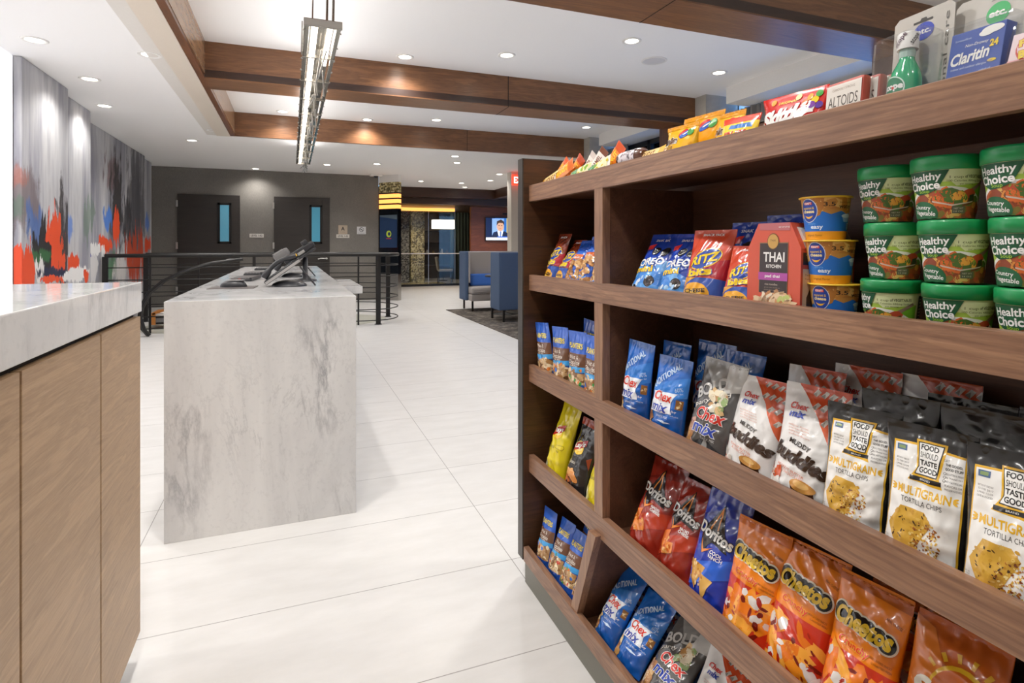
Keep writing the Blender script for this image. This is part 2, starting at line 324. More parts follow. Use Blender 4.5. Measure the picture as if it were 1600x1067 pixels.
# ------------------------------------------------------------------ printed artwork laid on surfaces
_TXT = {}
def text2d(s, bold):
    k = (s, round(bold, 4))
    if k in _TXT: return _TXT[k]
    cu = bpy.data.curves.new('lettering', 'FONT'); cu.body = s; cu.size = 1; cu.offset = bold; cu.resolution_u = 3; cu.fill_mode = 'FRONT'
    ob = bpy.data.objects.new('lettering', cu)
    me = bpy.data.meshes.new_from_object(ob)
    V = np.array([v.co[:2] for v in me.vertices]) if len(me.vertices) else np.zeros((0, 2)); T = []
    for p in me.polygons:
        q = list(p.vertices)
        for i in range(1, len(q)-1): T.append((q[0], q[i], q[i+1]))
    bpy.data.objects.remove(ob); bpy.data.meshes.remove(me); bpy.data.curves.remove(cu)
    _TXT[k] = (V, T); return _TXT[k]
class Art:
    """flat artwork in metres (x right from the centre, y up from the base)"""
    def __init__(s, W, H, seed=0): s.W = W; s.H = H; s.items = []; s.rng = random.Random(seed); s.layer = 0
    def _push(s, V, T, c): s.layer += 1; s.items.append((np.array(V, float), list(T), c, s.layer, None))
    def text(s, t, u, v, w, h, c, rot=0, shear=0, bold=0., outline=()):
        base, _ = text2d(t, bold)
        if not len(base): return
        lo, hi = base.min(0), base.max(0); ctr = (lo+hi)/2; sx = w*s.W/(hi[0]-lo[0]); sy = h*s.H/(hi[1]-lo[1])
        a = R(rot)
        for extra, col in list(outline)+[(0, c)]:
            V, T = text2d(t, bold+extra); q = (V-ctr)*(sx, sy); q[:, 0] += shear*q[:, 1]
            x = q[:, 0]*math.cos(a)-q[:, 1]*math.sin(a); y = q[:, 0]*math.sin(a)+q[:, 1]*math.cos(a)
            s._push(np.stack([x+u*s.W, y+v*s.H], 1), T, col)
    def poly(s, pts, c):
        V = [(u*s.W, v*s.H) for u, v in pts]
        s._push(V, tessellate_polygon([[Vector((x, y, 0)) for x, y in V]]), c)
    def rect(s, u0, u1, v0, v1, c): s.poly([(u0, v0), (u1, v0), (u1, v1), (u0, v1)], c)
    def ell(s, u, v, ru, rv, c, rot=0, n=22):
        a = R(rot); V = []
        for k in range(n):
            x = ru*s.W*math.cos(2*PI*k/n); y = rv*s.H*math.sin(2*PI*k/n)
            V.append((u*s.W+x*math.cos(a)-y*math.sin(a), v*s.H+x*math.sin(a)+y*math.cos(a)))
        s._push(V, [(0, i, i+1) for i in range(1, n-1)], c)
    def blobs(s, u0, u1, v0, v1, n, r, cols, inside=None, asp=1.5):
        groups = {}
        for k in range(n):
            u = s.rng.uniform(u0, u1); v = s.rng.uniform(v0, v1)
            if inside and not inside(u, v): continue
            rr = r*s.rng.uniform(.5, 1.2)*s.W; a = s.rng.uniform(0, 2*PI); ph = s.rng.uniform(0, 6)
            V = []
            for i in range(7):
                w = 2*PI*i/7; q = rr*(1+.22*math.sin(2*w+ph)); x = q*asp*math.cos(w); y = q*math.sin(w)
                V.append((u*s.W+x*math.cos(a)-y*math.sin(a), v*s.H+x*math.sin(a)+y*math.cos(a)))
            groups[k] = (V, s.rng.choice(cols))
        s.layer += 1; base = s.layer
        for k, (V, c) in groups.items():
            s.items.append((np.array(V), [(0, i, i+1) for i in range(1, 6)], c, base+(k % 5)*.19, ('b', base)))
        s.layer = base+2
    def relayer(s):
        """stack artwork only where it overlaps, so prints stay flat on their surface"""
        done = []
        for it in s.items:
            V, T, c, L, g = it; lo = V.min(0); hi = V.max(0); lay = 1
            for lo2, hi2, l2, g2 in done:
                if g2 == g and g is not None: continue
                if lo[0] < hi2[0] and hi[0] > lo2[0] and lo[1] < hi2[1] and hi[1] > lo2[1]: lay = max(lay, l2+1)
            done.append((lo, hi, lay, g)); yield V, T, c, lay+(L % 1 if g is not None else 0)
    def emit(s, mb, f, matf, maxedge=.008, step=.00025, base=.0005, clip=None):
        for V, T, c, L in s.relayer():
            V = [tuple(p) for p in V]; cache = {}; out = []; st = list(T); me2 = maxedge*maxedge; it = 0
            while st and it < 60000:
                it += 1; t = st.pop(); e = []
                for i in range(3):
                    p, q = V[t[i]], V[t[(i+1) % 3]]; e.append((p[0]-q[0])**2+(p[1]-q[1])**2)
                k = e.index(max(e))
                if e[k] <= me2: out.append(t); continue
                a, b, o = t[k], t[(k+1) % 3], t[(k+2) % 3]; key = (min(a, b), max(a, b))
                if key not in cache:
                    cache[key] = len(V); V.append(((V[a][0]+V[b][0])/2, (V[a][1]+V[b][1])/2))
                m = cache[key]; st += [(a, m, o), (m, b, o)]
            A = np.array(V)
            if clip: A[:, 0] = np.clip(A[:, 0], -clip*s.W, clip*s.W); A[:, 1] = np.clip(A[:, 1], 0.0, s.H)
            P = f(A[:, 0], A[:, 1], base+step*L)
            fixed = []
            for t in out:
                a, b, c2 = (A[i] for i in t)
                ar = (b[0]-a[0])*(c2[1]-a[1])-(c2[0]-a[0])*(b[1]-a[1])
                if abs(ar) < 1e-12: continue
                fixed.append(t if ar > 0 else (t[0], t[2], t[1]))
            if len(fixed): mb.add(P, fixed, matf(c), True)
# ------------------------------------------------------------------ flexible film bags
def _profile():
    k = np.array([0, .03, .10, .22, .36, .52, .70, .84, .93, .96, 1.]); p = np.array([.42, .62, .88, 1., 1., .88, .60, .30, .07, .03, .02])
    t = np.linspace(0, 1, 400); y = np.interp(t, k, p); w = np.hanning(27); w /= w.sum()
    y = np.convolve(np.pad(y, 13, mode='edge'), w, mode='valid'); return t, y
PT, PY = _profile()
def bag_surface(W, H, T, seed, shear=0., wr=1., flat=.0):
    r = random.Random(seed)
    waves = []
    for i in range(9):
        th = r.uniform(0, PI); fr = r.uniform(.9, 2.7); waves.append((fr*math.cos(th), fr*math.sin(th)*H/W, r.uniform(0, 6.28), r.uniform(.4, 1.)))
    rad = [(r.uniform(3, 7), r.uniform(0, 6.28)) for _ in range(3)]
    bend = r.uniform(-.006, .006)
    def core(x, y, side):
        u = np.clip(x/W, -.5, .5); v = np.clip(y/H, 0, 1)
        p = np.interp(v, PT, PY)
        cr = np.maximum(0, 1-np.abs(2*u)**2.6)**.62
        z = (T/2)*p*cr
        w = np.zeros_like(u)
        for a, b, ph, am in waves:
            s = np.sin(2*PI*(a*u+b*v)+ph); w += am*np.maximum(0,1.12-np.sqrt(s*s+.16))**1.5
        w = (w/len(waves)*.026-.005)*(1-.7*np.exp(-((1-v)/.22)**2))
        top = np.exp(-((1-v)/.20)**2); bot = np.exp(-(v/.14)**2)
        g = sum(np.sin(k*2*PI*u*(.45+.55*np.abs(v-.5)*2)+ph) for k, ph in rad)
        w2 = g*.00045*(top+bot*1.0)
        mask = np.maximum(0, 1-np.abs(2*u)**4)*np.clip(v/.05, 0, 1)*np.clip((1-v)/.05+.15, 0, 1)
        crimp = np.where((v > .955), .0004*np.sin(v*H*2600), 0)
        z = z+(w+w2)*mask*wr*(W/.12)
        X = u*W*(1-.09*p)+shear*W*v*v+bend*np.sin(v*PI)
        Y = -(z+crimp) if side > 0 else z*.72
        return X, Y, v*H
    def f(x, y, off=0.):
        X, Y, Z = core(x, y, 1)
        if np.any(off):
            e = 5e-4
            x1, y1, z1 = core(x+e, y, 1); x0, y0, z0 = core(x-e, y, 1); x3, y3, z3 = core(x, y+e, 1); x2, y2, z2 = core(x, y-e, 1)
            a = np.stack([x1-x0, y1-y0, z1-z0], 1); b = np.stack([x3-x2, y3-y2, z3-z2], 1)
            n = np.cross(a, b); l = np.linalg.norm(n, axis=1, keepdims=True); n = np.where(l > 1e-12, n/np.maximum(l, 1e-12), (0, -1, 0))
            n[:, 1] = np.minimum(n[:, 1], -.05)
            return np.stack([X, Y, Z], 1)+n*off
        return np.stack([X, Y, Z], 1)
    f.core = core
    return f
def bag_mesh(name, W, H, T, art, base, seed, shear=0., nu=54, nv=84, film=None, wr=1., back=None):
    f = bag_surface(W, H, T, seed, shear, wr); mb = MB()
    bm_ = film or ink(base)
    us = np.sin(np.linspace(-PI/2, PI/2, nu+1))*.5*.35+np.linspace(-.5, .5, nu+1)*.65; us[0] = -.5; us[-1] = .5
    vs = np.linspace(0, 1, nv+1)
    ring = [(u, 1) for u in us]+[(u, -1) for u in us[-2:0:-1]]; n = len(ring)
    V = []
    for v in vs:
        uu = np.array([a for a, b in ring]); sd = np.array([b for a, b in ring])
        F1 = np.stack(f.core(uu*W, np.full(n, v*H), 1), 1); F2 = np.stack(f.core(uu*W, np.full(n, v*H), -1), 1)
        V.append(np.where(sd[:, None] > 0, F1, F2))
    V = np.concatenate(V); F = []
    for j in range(nv):
        for i in range(n): F.append((j*n+i, j*n+(i+1) % n, (j+1)*n+(i+1) % n, (j+1)*n+i))
    mb.add(V, F, bm_, True)
    mb.add(V[:n], [tuple(range(n))[::-1]], bm_); mb.add(V[-n:], [tuple(range(n))], bm_)
    if art: art.emit(mb, f, ink, clip=.497, maxedge=.0046, step=.00026, base=.0008)
    return mb.build(name, fix=False)
WH = '#f4f3f0'
NUT = ['#c9975a', '#e0bb80', '#a8703a', '#8a5a35', '#efd9ac']
def art_cracker(W, H, s, brown=False):
    a = Art(W, H, s); red = '#8e3317' if brown else '#d8452a'
    a.rect(-.5, .5, 0, .36, '#2b4fa8')
    a.poly([(-.5, .36), (-.5, .22), (-.1, .36)], '#e8a33a')
    a.poly([(.1, .52), (.5, .62), (.5, .36), (.1, .40)], '#b01f30')
    a.text('SNACK' if brown else 'SNACK PACK', 0, .93, .5, .035, WH, bold=.02)
    a.ell(.02, .60, .36, .13, '#f3c81f', rot=22); a.ell(.02, .60, .34, .115, '#2a49a8', rot=22)
    a.text('RITZ', .0, .60, .62, .12, '#f6cf1e', rot=14, shear=.2, bold=.03, outline=[(.035, '#1d2f6e')])
    a.text('bits', -.02, .43, .56, .10, '#f6cf1e', rot=8, bold=.05, outline=[(.04, '#2a49a8')])
    a.ell(-.06, .16, .36, .14, '#eda829'); a.ell(-.1, .13, .22, .08, '#f3bf4a')
    a.text('CHEESE', -.04, .2, .5, .045, '#2a1a10', rot=4, bold=.03)
    a.text('CHEESE' if brown else 'SANDWICHES', -.04, .15, .4, .02, '#5a3515')
    a.blobs(-.4, .4, .03, .12, 14, .05, ['#d98a2b', '#f0b752', '#c97722'])
    return a
def art_cookie_blue(W, H, s):
    a = Art(W, H, s)
    a.rect(-.5, .5, .66, .74, '#3b6fd0'); a.rect(-.45, .35, .56, .68, '#e0682a'); a.rect(-.3, .3, .50, .57, '#2f86d6')
    a.text('Cookies', -.05, .62, .55, .06, WH, bold=.02)
    a.rect(-.5, .5, 0, .24, '#4b8ee0')
    a.blobs(-.44, .44, .1, .56, 46, .10, ['#c98f52', '#dba869', '#b87a3e', '#e6be86', '#9c6431'])
    a.blobs(-.44, .44, .1, .56, 30, .02, ['#4a2a18', '#5b341e'])
    a.blobs(-.45, .45, .0, .16, 18, .08, ['#3f79cf', '#9cc4ef', '#dfeaf7'])
    return a
def art_sandwich_cookie(W, H, s):
    a = Art(W, H, s)
    a.poly([(-.5, .34), (0, .42), (.5, .34), (.5, 0), (-.5, 0)], '#3f86dd'); a.rect(-.5, .5, 0, .2, '#5aa2ea')
    a.blobs(-.5, .5, .3, .52, 12, .12, ['#6fb0f0', '#4f93e4'])
    a.text('SNAK SAK', .0, .89, .5, .04, '#e9e2ef', bold=.02)
    a.poly([(-.42, .80), (-.14, .83), (-.2, .74), (-.40, .73)], '#e23a3a')
    for u, v, ro in ((.0, .70, 30), (.3, .70, 60)):
        a.ell(u, v, .14, .055, '#17151a', rot=ro); a.ell(u, v, .11, .03, '#f0eee8', rot=ro); a.ell(u, v+.012, .12, .035, '#201c20', rot=ro)
    a.text('OREO', 0, .53, .8, .11, WH, rot=6, bold=.03, outline=[(.05, '#2352b0')])
    a.text('mini', -.08, .41, .55, .09, '#f4cb22', rot=6, bold=.04, outline=[(.03, '#1d3f96')])
    for u, v, q in ((.2, .24, .15), (-.3, .12, .12)):
        a.ell(u, v, q, q*W/H, '#1c171a'); a.ell(u, v, q*.82, q*.82*W/H, '#382c2e'); a.ell(u, v, q*.4, q*.4*W/H, '#1e1819')
    a.blobs(-.45, .45, .03, .3, 10, .05, ['#a9d2f8', '#d6eafb'])
    return a
def art_trail_mix(W, H, s):
    a = Art(W, H, s)
    a.rect(-.5, .5, .66, 1, '#2d5ec2'); a.rect(-.36, .36, .72, .83, '#2a58b4')
    a.text('PLANTERS', 0, .775, .72, .085, '#e9d44a', bold=.03, outline=[(.03, '#1f3f86')])
    a.rect(-.5, .5, .44, .66, '#6d4a38'); a.text('Nut &', .0, .60, .42, .06, '#e9dccd'); a.text('Chocolate', 0, .52, .62, .065, '#f0e6d8', shear=.2)
    a.text('trail mix', 0, .47, .4, .03, '#e9dccd')
    a.poly([(-.5, .34), (.5, .38), (.5, .46), (-.5, .44)], '#3fa0e4')
    a.rect(-.46, .46, .13, .36, '#b98e5e')
    a.blobs(-.44, .44, .12, .38, 60, .075, ['#d9b98a', '#efdcb6', '#a97a48', '#6f4a2b', '#c5a071', '#8c6138'])
    a.blobs(-.42, .42, .14, .42, 9, .06, ['#d33c2c', '#e07a2a', '#3d9b4a', '#2f6fd0'], asp=1.05)
    a.rect(-.5, .5, 0, .13, '#2350ae')
    return a
def chex_logo(a, u, v, w, h, rot=0, paper=True):
    if paper:
        a.poly([(u-w*.62, v+h*.75), (u+w*.72, v+h*.95), (u+w*.5, v+h*.1), (u+w*.62, v-h*.8), (u-w*.75, v-h*.95), (u-w*.5, v)], '#e9eef6')
    a.text('Chex', u+.02, v+h*.48, w, h*.8, '#d8352a', rot=rot, shear=.22, bold=.028, outline=[(.03, WH)])
    a.text('mix', u-.02, v-h*.45, w*.88, h*.75, '#2340a8', rot=rot, shear=.22, bold=.028, outline=[(.03, WH)])
def art_snack_mix(W, H, s):
    a = Art(W, H, s)
    a.poly([(-.5, .6), (.5, .8), (.5, .55), (-.5, .32)], '#2a78d2'); a.poly([(-.2, 0), (.1, .25), (.5, .3), (.5, 0)], '#1553a8')
    a.text('TRADITIONAL', -.14, .74, .92, .085, '#bcd6f2', rot=40, bold=.03)
    a.blobs(-.5, -.28, .05, .3, 34, .07, NUT, inside=lambda u, v: u < -.28-.2*(v-.05))
    chex_logo(a, -.03, .44, .52, .145)
    a.text('SNACK MIX', .06, .27, .34, .026, '#d6e6f7'); a.poly([(-.1, .21), (.12, .23), (.3, .215), (.12, .20)], '#cfe4fa')
    a.rect(.35, .47, .40, .51, '#8a5a28'); a.blobs(.37, .45, .42, .49, 8, .02, NUT)
    a.text('15g', .32, .36, .14, .035, '#dfe9f5', bold=.02); a.text('whole', .35, .31, .16, .018, '#c3d7ee')
    a.text('60%', .34, .63, .16, .05, '#b7d1ee', rot=20); a.text('less fat', .36, .58, .16, .018, '#b7d1ee', rot=20)
    return a
def art_bold_mix(W, H, s):
    a = Art(W, H, s)
    a.poly([(-.5, .95), (-.05, .7), (.5, .9), (.5, 1), (-.5, 1)], '#8b8a88'); a.poly([(.08, .98), (.5, .99), (.5, .74), (.2, .68)], '#c9c8c4')
    a.poly([(-.4, 0), (.05, .22), (.5, .1), (.5, 0)], '#3b3a3c'); a.poly([(.0, .05), (.14, .24), (.2, .03)], '#a5a4a2')
    a.text('BOLD', -.1, .70, .72, .13, '#c5c3bf', rot=28, bold=.03)
    a.text('party blend', .0, .585, .78, .06, '#efece6', rot=26, shear=.3)
    a.blobs(-.0, .3, .5, .68, 20, .07, ['#d8b27c', '#efe3c5', '#8fa86a', '#b98850', '#ded6c0'])
    a.blobs(-.5, -.24, .03, .30, 40, .08, NUT+['#b58a7a'], inside=lambda u, v: u < -.2-.3*(v-.05))
    chex_logo(a, .06, .36, .62, .155, paper=False)
    a.text('SNACK MIX', .16, .2, .3, .025, '#d0cecb')
    return a
def art_peanut_mix(W, H, s):
    a = Art(W, H, s); org = '#cc4a24'
    a.poly([(-.28, 1), (.5, 1), (.5, .50)], org); a.poly([(-.28, 1), (-.1, .93), (.5, .42), (.5, .6)], '#d4582e')
    for i in range(5):
        for j in range(4):
            u = .0+i*.12+(j % 2)*.05; v = .95-j*.115-i*.004
            if u < -.2+(1-v)*1.25: continue
            a.poly([(u-.05, v-.02), (u+.01, v+.03), (u+.07, v+.012), (u+.01, v-.04)], '#cfc6bb'); a.poly([(u-.05, v-.02), (u+.01, v+.005), (u+.01, v-.04)], '#8f857a')
    a.poly([(-.5, .3), (-.24, .06), (-.3, 0), (-.5, 0)], org); a.blobs(-.5, -.28, .0, .24, 14, .06, ['#cfc6bb', '#e9e4dc', '#d4582e'])
    a.text('Chex', -.2, .80, .30, .06, '#c8332b', shear=.22, bold=.03); a.text('mix', -.19, .73, .26, .06, '#28409e', shear=.22, bold=.03)
    for k in range(4): a.text('artificial flavors', -.13+.02*k, .63-.025*k, .36, .014, '#d79a86', rot=-4)
    a.text('MUDDY', -.02, .485, .36, .042, '#2b2019', rot=-14, bold=.02)
    a.text('buddies', .02, .37, .92, .13, '#3a2618', rot=-13, shear=.25, bold=.05)
    a.text('PEANUT BUTTER', -.08, .262, .46, .022, '#d8714a', rot=-12); a.text('& CHOCOLATE', -.06, .23, .4, .022, '#d8714a', rot=-12)
    a.poly([(-.06, .17), (.3, .15), (.34, .06), (.02, .07)], '#4a2d1f'); a.ell(.14, .165, .19, .045, '#c98d45', rot=-6); a.ell(.13, .175, .12, .026, '#e2b26a', rot=-6)
    a.poly([(-.02, .09), (.16, .11), (.24, .02), (.05, .0)], '#b8b2a9'); a.poly([(.2, .1), (.4, .08), (.42, .0), (.24, .0)], '#4b4038')
    return a
def art_tortilla(W, H, s):
    a = Art(W, H, s); yl = '#e7b22b'; bk = '#1c1b1b'
    a.poly([(-.47, 0), (-.40, .865), (-.12, .872), (.4, .845), (.40, 0)], yl)
    a.poly([(-.46, 0), (-.382, .85), (-.12, .856), (.38, .83), (.378, 0)], '#f3f1ed')
    a.poly([(-.14, .90), (.20, .90), (.14, .665), (.18, .60), (-.20, .62), (-.12, .70)], yl)
    a.poly([(-.12, .885), (.17, .885), (.115, .66), (-.135, .665), (-.10, .72)], bk)
    a.poly([(-.108, .878), (.156, .878), (.105, .668), (-.122, .672), (-.09, .72)], '#f7f5f1')
    for i, t in enumerate(('FOOD', 'SHOULD', 'TASTE', 'GOOD')): a.text(t, .013, .852-.051*i, .20, .038, bk, bold=.03 if i != 1 else .0)
    a.rect(-.18, .165, .622, .65, bk); a.text('BRAND', -.005, .636, .12, .012, WH)
    a.rect(-.36, -.24, .80, .84, '#4f6a94'); a.rect(-.34, -.26, .81, .832, '#88a06a')
    for k, t in enumerate(('BETTER IF USED BY', '22 FEB 2017', 'LM40 12:09', 'DATE & LOCATED')): a.text(t, -.28, .745-.022*k, .16, .012, '#76706a')
    a.text('GET', .2, .80, .06, .014, '#55504c'); a.text('THE GOOD,', .275, .775, .17, .018, bk, bold=.02); a.text('GOOD STUFF', .28, .748, .18, .018, bk, bold=.02)
    for k, t in enumerate(('GLUTEN FREE', '0g TRANS FAT', 'NO ARTIFICIAL', 'FLAVORS OR', 'PRESERVATIVES')):
        a.text(t, .29, .716-.025*k, .17, .013, '#55504c')
        if k < 3: a.ell(.19, .716-.025*k, .016, .009, '#55504c'); a.ell(.19, .716-.025*k, .011, .006, '#f3f1ed')
    a.text('MULTIGRAIN', -.02, .545, .60, .062, yl, bold=.03)
    for sx in (-1, 1):
        for dv, l in ((.015, .06), (0, .07), (-.015, .06)): a.ell(-.02+sx*.345, .545+dv, .03, .007, yl, rot=sx*dv*1800)
    a.text('TORTILLA CHIPS', -.03, .478, .46, .036, '#35312d')
    hexa = [(-.40, .28), (-.26, .43), (.02, .425), (.12, .36), (-.02, .2), (-.12, .09), (-.28, .14)]
    a.poly(hexa, '#d3a33c')
    def inhex(u, v): return u < .1-(.4-v)*.55 and u > -.38+abs(v-.28)*.7
    a.blobs(-.38, .1, .1, .42, 60, .018, ['#c8952f', '#deb351', '#cf9f38'], inside=inhex)
    a.blobs(-.34, .04, .12, .41, 26, .009, ['#33231a', '#4a3222'], inside=inhex, asp=2.2)
    a.blobs(-.14, .24, .08, .38, 210, .0115, ['#c58a2e', '#a8602a', '#e3c067', '#7a3f20', '#d9a947', '#f0d890'], inside=lambda u, v: (u-.0-(v-.1)*.25)**2/.036+(v-.21)**2/.025 < 1)
    a.text('MADE', -.02+.04, .085, .09, .02, yl, bold=.02); a.text('WITH', .16, .085, .09, .02, bk)
    for k, t in enumerate(('CORN, SUNFLOWER', 'FLAX & QUINOA', 'SEA SALT')): a.text(t, .14, .06-.024*k, .28, .016, '#6e6862')
    a.text('NET WT', -.41, .19, .06, .01, '#8a847e'); a.text('1.5 OZ', -.41, .175, .06, .01, '#8a847e')
    return a
def art_potato(W, H, s, bbq=False):
    a = Art(W, H, s)
    if bbq: a.rect(-.5, .5, .9, 1, '#a33a1c')
    a.ell(-.06, .60, .22, .09, '#f2c53a'); a.ell(-.06, .63, .19, .07, '#f6de86')
    a.poly([(-.32, .63), (.18, .74), (.2, .66), (.1, .62), (-.3, .53)], '#b3231f')
    a.text("Lay's", -.05, .635, .44, .085, WH, rot=16, shear=.2, bold=.03)
    a.text('Barbecue' if bbq else 'Classic', -.14, .40, .34, .05, '#e8dfce' if bbq else '#7a6b12', rot=6)
    if bbq:
        a.blobs(-.46, .1, .02, .28, 26, .09, ['#d07b2e', '#b65d22', '#e0a05a', '#6d3a20']); a.ell(.1, .22, .2, .05, '#d8873a', rot=-20); a.poly([(.36, .5), (.46, .55), (.46, .38)], '#8c3a1c')
    else:
        a.poly([(.05, .44), (.36, .47), (.4, .44), (.36, .40), (.05, .40)], '#a8940f'); a.poly([(.07, .435), (.35, .46), (.38, .44), (.35, .41), (.07, .407)], '#dcc61c')
        a.text('N', .22, .37, .08, .03, '#7a6b12'); a.blobs(-.46, -.2, .02, .28, 18, .1, ['#e8dfb0', '#d9cf7a', '#f2ecc6'])
    return a
def art_nacho(W, H, s, blue=False):
    a = Art(W, H, s); hi = '#2a63d8' if blue else '#b5381f'
    a.poly([(-.5, .1), (.5, .34), (.5, .5), (-.5, .3)], hi); a.poly([(-.5, .74), (.5, .98), (.5, .86)], '#7c1f14' if not blue else '#1a2a86')
    a.poly([(-.32, .58), (-.04, .90), (.34, .52), (.0, .56), (-.18, .44)], '#20191a')
    a.poly([(-.14, .66), (-.04, .88), (.06, .66), (.03, .65), (-.04, .82), (-.11, .65)], '#e08a3a')
    a.poly([(-.26, .56), (-.16, .44), (.06, .52), (-.15, .475)], '#e8832e')
    a.text('Doritos', -.0, .63, .80, .10, WH, rot=-8, bold=.03, outline=[(.05, '#1a1617')])
    a.text('COOL' if blue else 'NACHO', .16, .485, .24, .03, WH, rot=-4, bold=.02); a.text('RANCH' if blue else 'CHEESE', .16, .45, .28, .03, WH, rot=-4, bold=.02)
    cc = ['#d9a04a', '#e2b05c'] if blue else ['#dd6d22', '#e68434']
    if blue:
        a.poly([(-.42, .36), (.02, .34), (-.22, .12)], cc[0]); a.poly([(-.06, .28), (.22, .26), (.0, .06)], cc[1])
    else:
        a.poly([(-.40, .38), (-.16, .43), (-.2, .24), (-.42, .22)], cc[0]); a.poly([(-.3, .28), (.02, .32), (.06, .22), (-.22, .17)], cc[1])
    a.blobs(-.40, .0, .18, .36, 20, .025, ['#c4571a', '#f0b060'] if not blue else ['#f0cf8a', '#b9772e'])
    return a
def art_cheese_puff(W, H, s):
    a = Art(W, H, s)
    a.poly([(-.5, .5), (.5, .46), (.5, 0), (-.5, 0)], '#c93018'); a.poly([(-.5, .98), (.5, .98), (.5, .90), (-.5, .93)], '#c7610f')
    a.blobs(-.46, .46, .03, .44, 26, .10, ['#ef8a1f', '#f5a63a', '#e8741a'], asp=2.4)
    a.blobs(-.46, .46, .03, .44, 10, .07, ['#e9e2dc', '#d9d2cc'], asp=1.4); a.blobs(-.4, .4, .06, .4, 14, .035, ['#a3200f', '#74160b'], asp=2)
    L = [(-.36, .715, .115), (-.235, .705, .10), (-.125, .70, .095), (-.02, .69, .095), (.09, .685, .10), (.20, .675, .10), (.32, .655, .105)]
    for u, v, q in L: a.ell(u, v, q+.022, (q+.022)*W/H*1.12, '#f4e7d0')
    for u, v, q in L: a.ell(u, v, q, q*W/H*1.12, '#1c1715')
    a.text('Cheetos', -.01, .69, .80, .125, '#efc42a', rot=-5, shear=.05, bold=.045)
    a.text('Crunchy', -.05, .535, .46, .065, '#d8331b', rot=-6, bold=.035, outline=[(.035, '#f6d24a')])
    a.text('CHEESE FLAVORED SNACKS', .3, .53, .26, .014, '#7a2d0c', rot=-6); a.text('GUARANTEED FRESH', .33, .50, .22, .014, '#7a2d0c', rot=-6)
    a.text('REAL CHEESE', .34, .80, .2, .02, '#5a2a0c', rot=-14)
    return a
def art_sun(W, H, s):
    a = Art(W, H, s)
    a.poly([(-.5, .96), (-.28, .92), (.0, .62), (-.1, .3), (-.5, .2)], '#e07a2a')
    for k in range(8):
        t = R(-8+k*22); c, sn = math.cos(t), math.sin(t)
        p = [(.12+r*c-w*sn, .60+(r*sn+w*c)*W/H) for r, w in ((.36, -.02), (.46, -.025), (.46, .025), (.36, .02))]; a.poly(p, '#e8b02c')
    a.ell(.12, .60, .32, .32*W/H, '#f0bd2a'); a.ell(.11, .59, .285, .285*W/H, '#d2661c')
    a.text('Sun', -.06, .55, .62, .17, '#f1ead9', rot=4, shear=.15, bold=.05)
    a.text('CHIPS', .02, .42, .5, .07, '#f1ead9', rot=4, bold=.03); a.text('harvest cheddar', .0, .33, .5, .03, '#7a3a10')
    a.blobs(-.4, .4, .05, .28, 16, .12, ['#d9a352', '#c88a3a', '#e6be78'], asp=1.2)
    return a
KINDS = {   # art, base colour
 'cracker_brown': (lambda W, H, s: art_cracker(W, H, s, True), '#7e2f18'), 'cracker': (art_cracker, '#cf4326'),
 'cookie_blue': (art_cookie_blue, '#1f4fb4'), 'sandwich': (art_sandwich_cookie, '#1f3fa8'), 'trail': (art_trail_mix, '#2656b8'),
 'mix': (art_snack_mix, '#1c62be'), 'bold': (art_bold_mix, '#565453'), 'peanut': (art_peanut_mix, '#eceae8'), 'tortilla': (art_tortilla, '#232222'),
 'potato': (art_potato, '#e0cc1c'), 'bbq': (lambda W, H, s: art_potato(W, H, s, True), '#242122'), 'nacho': (art_nacho, '#96281a'),
 'ranch': (lambda W, H, s: art_nacho(W, H, s, True), '#1f38a8'), 'puff': (art_cheese_puff, '#ee8012'), 'sun': (art_sun, '#c95f1c'),
}
GROUPS = {'cracker_brown': 'brown-red cracker bags', 'cracker': 'red cheese cracker bags', 'cookie_blue': 'blue cookie bags in the small bay', 'sandwich': 'royal blue sandwich cookie bags',
 'trail': 'blue trail mix bags', 'mix': 'blue snack mix bags', 'bold': 'dark grey snack mix bags', 'peanut': 'white and orange snack mix bags', 'tortilla': 'black and white tortilla chip bags',
 'potato': 'yellow potato chip bags', 'bbq': 'black chip bags', 'nacho': 'red tortilla chip bags', 'ranch': None, 'puff': 'orange cheese puff bags', 'sun': None}
BAGS = []
def bag(name, kind, Y, X, Z, W, H, T, lean, label, cat, group=None, yaw=0., shear=0., roll=0., art=True, wr=1.):
    fn, base = KINDS[kind]; seed = len(BAGS)*7+3
    if yaw == 0: yaw = {'tortilla': 13, 'peanut': 10, 'puff': 9, 'sun': 8, 'bold': 6, 'mix': 5, 'nacho': 6, 'ranch': 7, 'cracker': 12, 'sandwich': 9}.get(kind, 3)
    o = bag_mesh(name, W, H, T, fn(W, H, seed) if art else None, base, seed, shear, wr=wr)
    rot = Euler((0, 0, R(-90+yaw))).to_matrix() @ Euler((R(-lean), 0, 0)).to_matrix() @ Euler((0, R(roll), 0)).to_matrix()
    o.rotation_euler = rot.to_euler(); o.location = (X, Y, Z)
    tag(o, label, cat, group or GROUPS[kind]); BAGS.append(o); return o
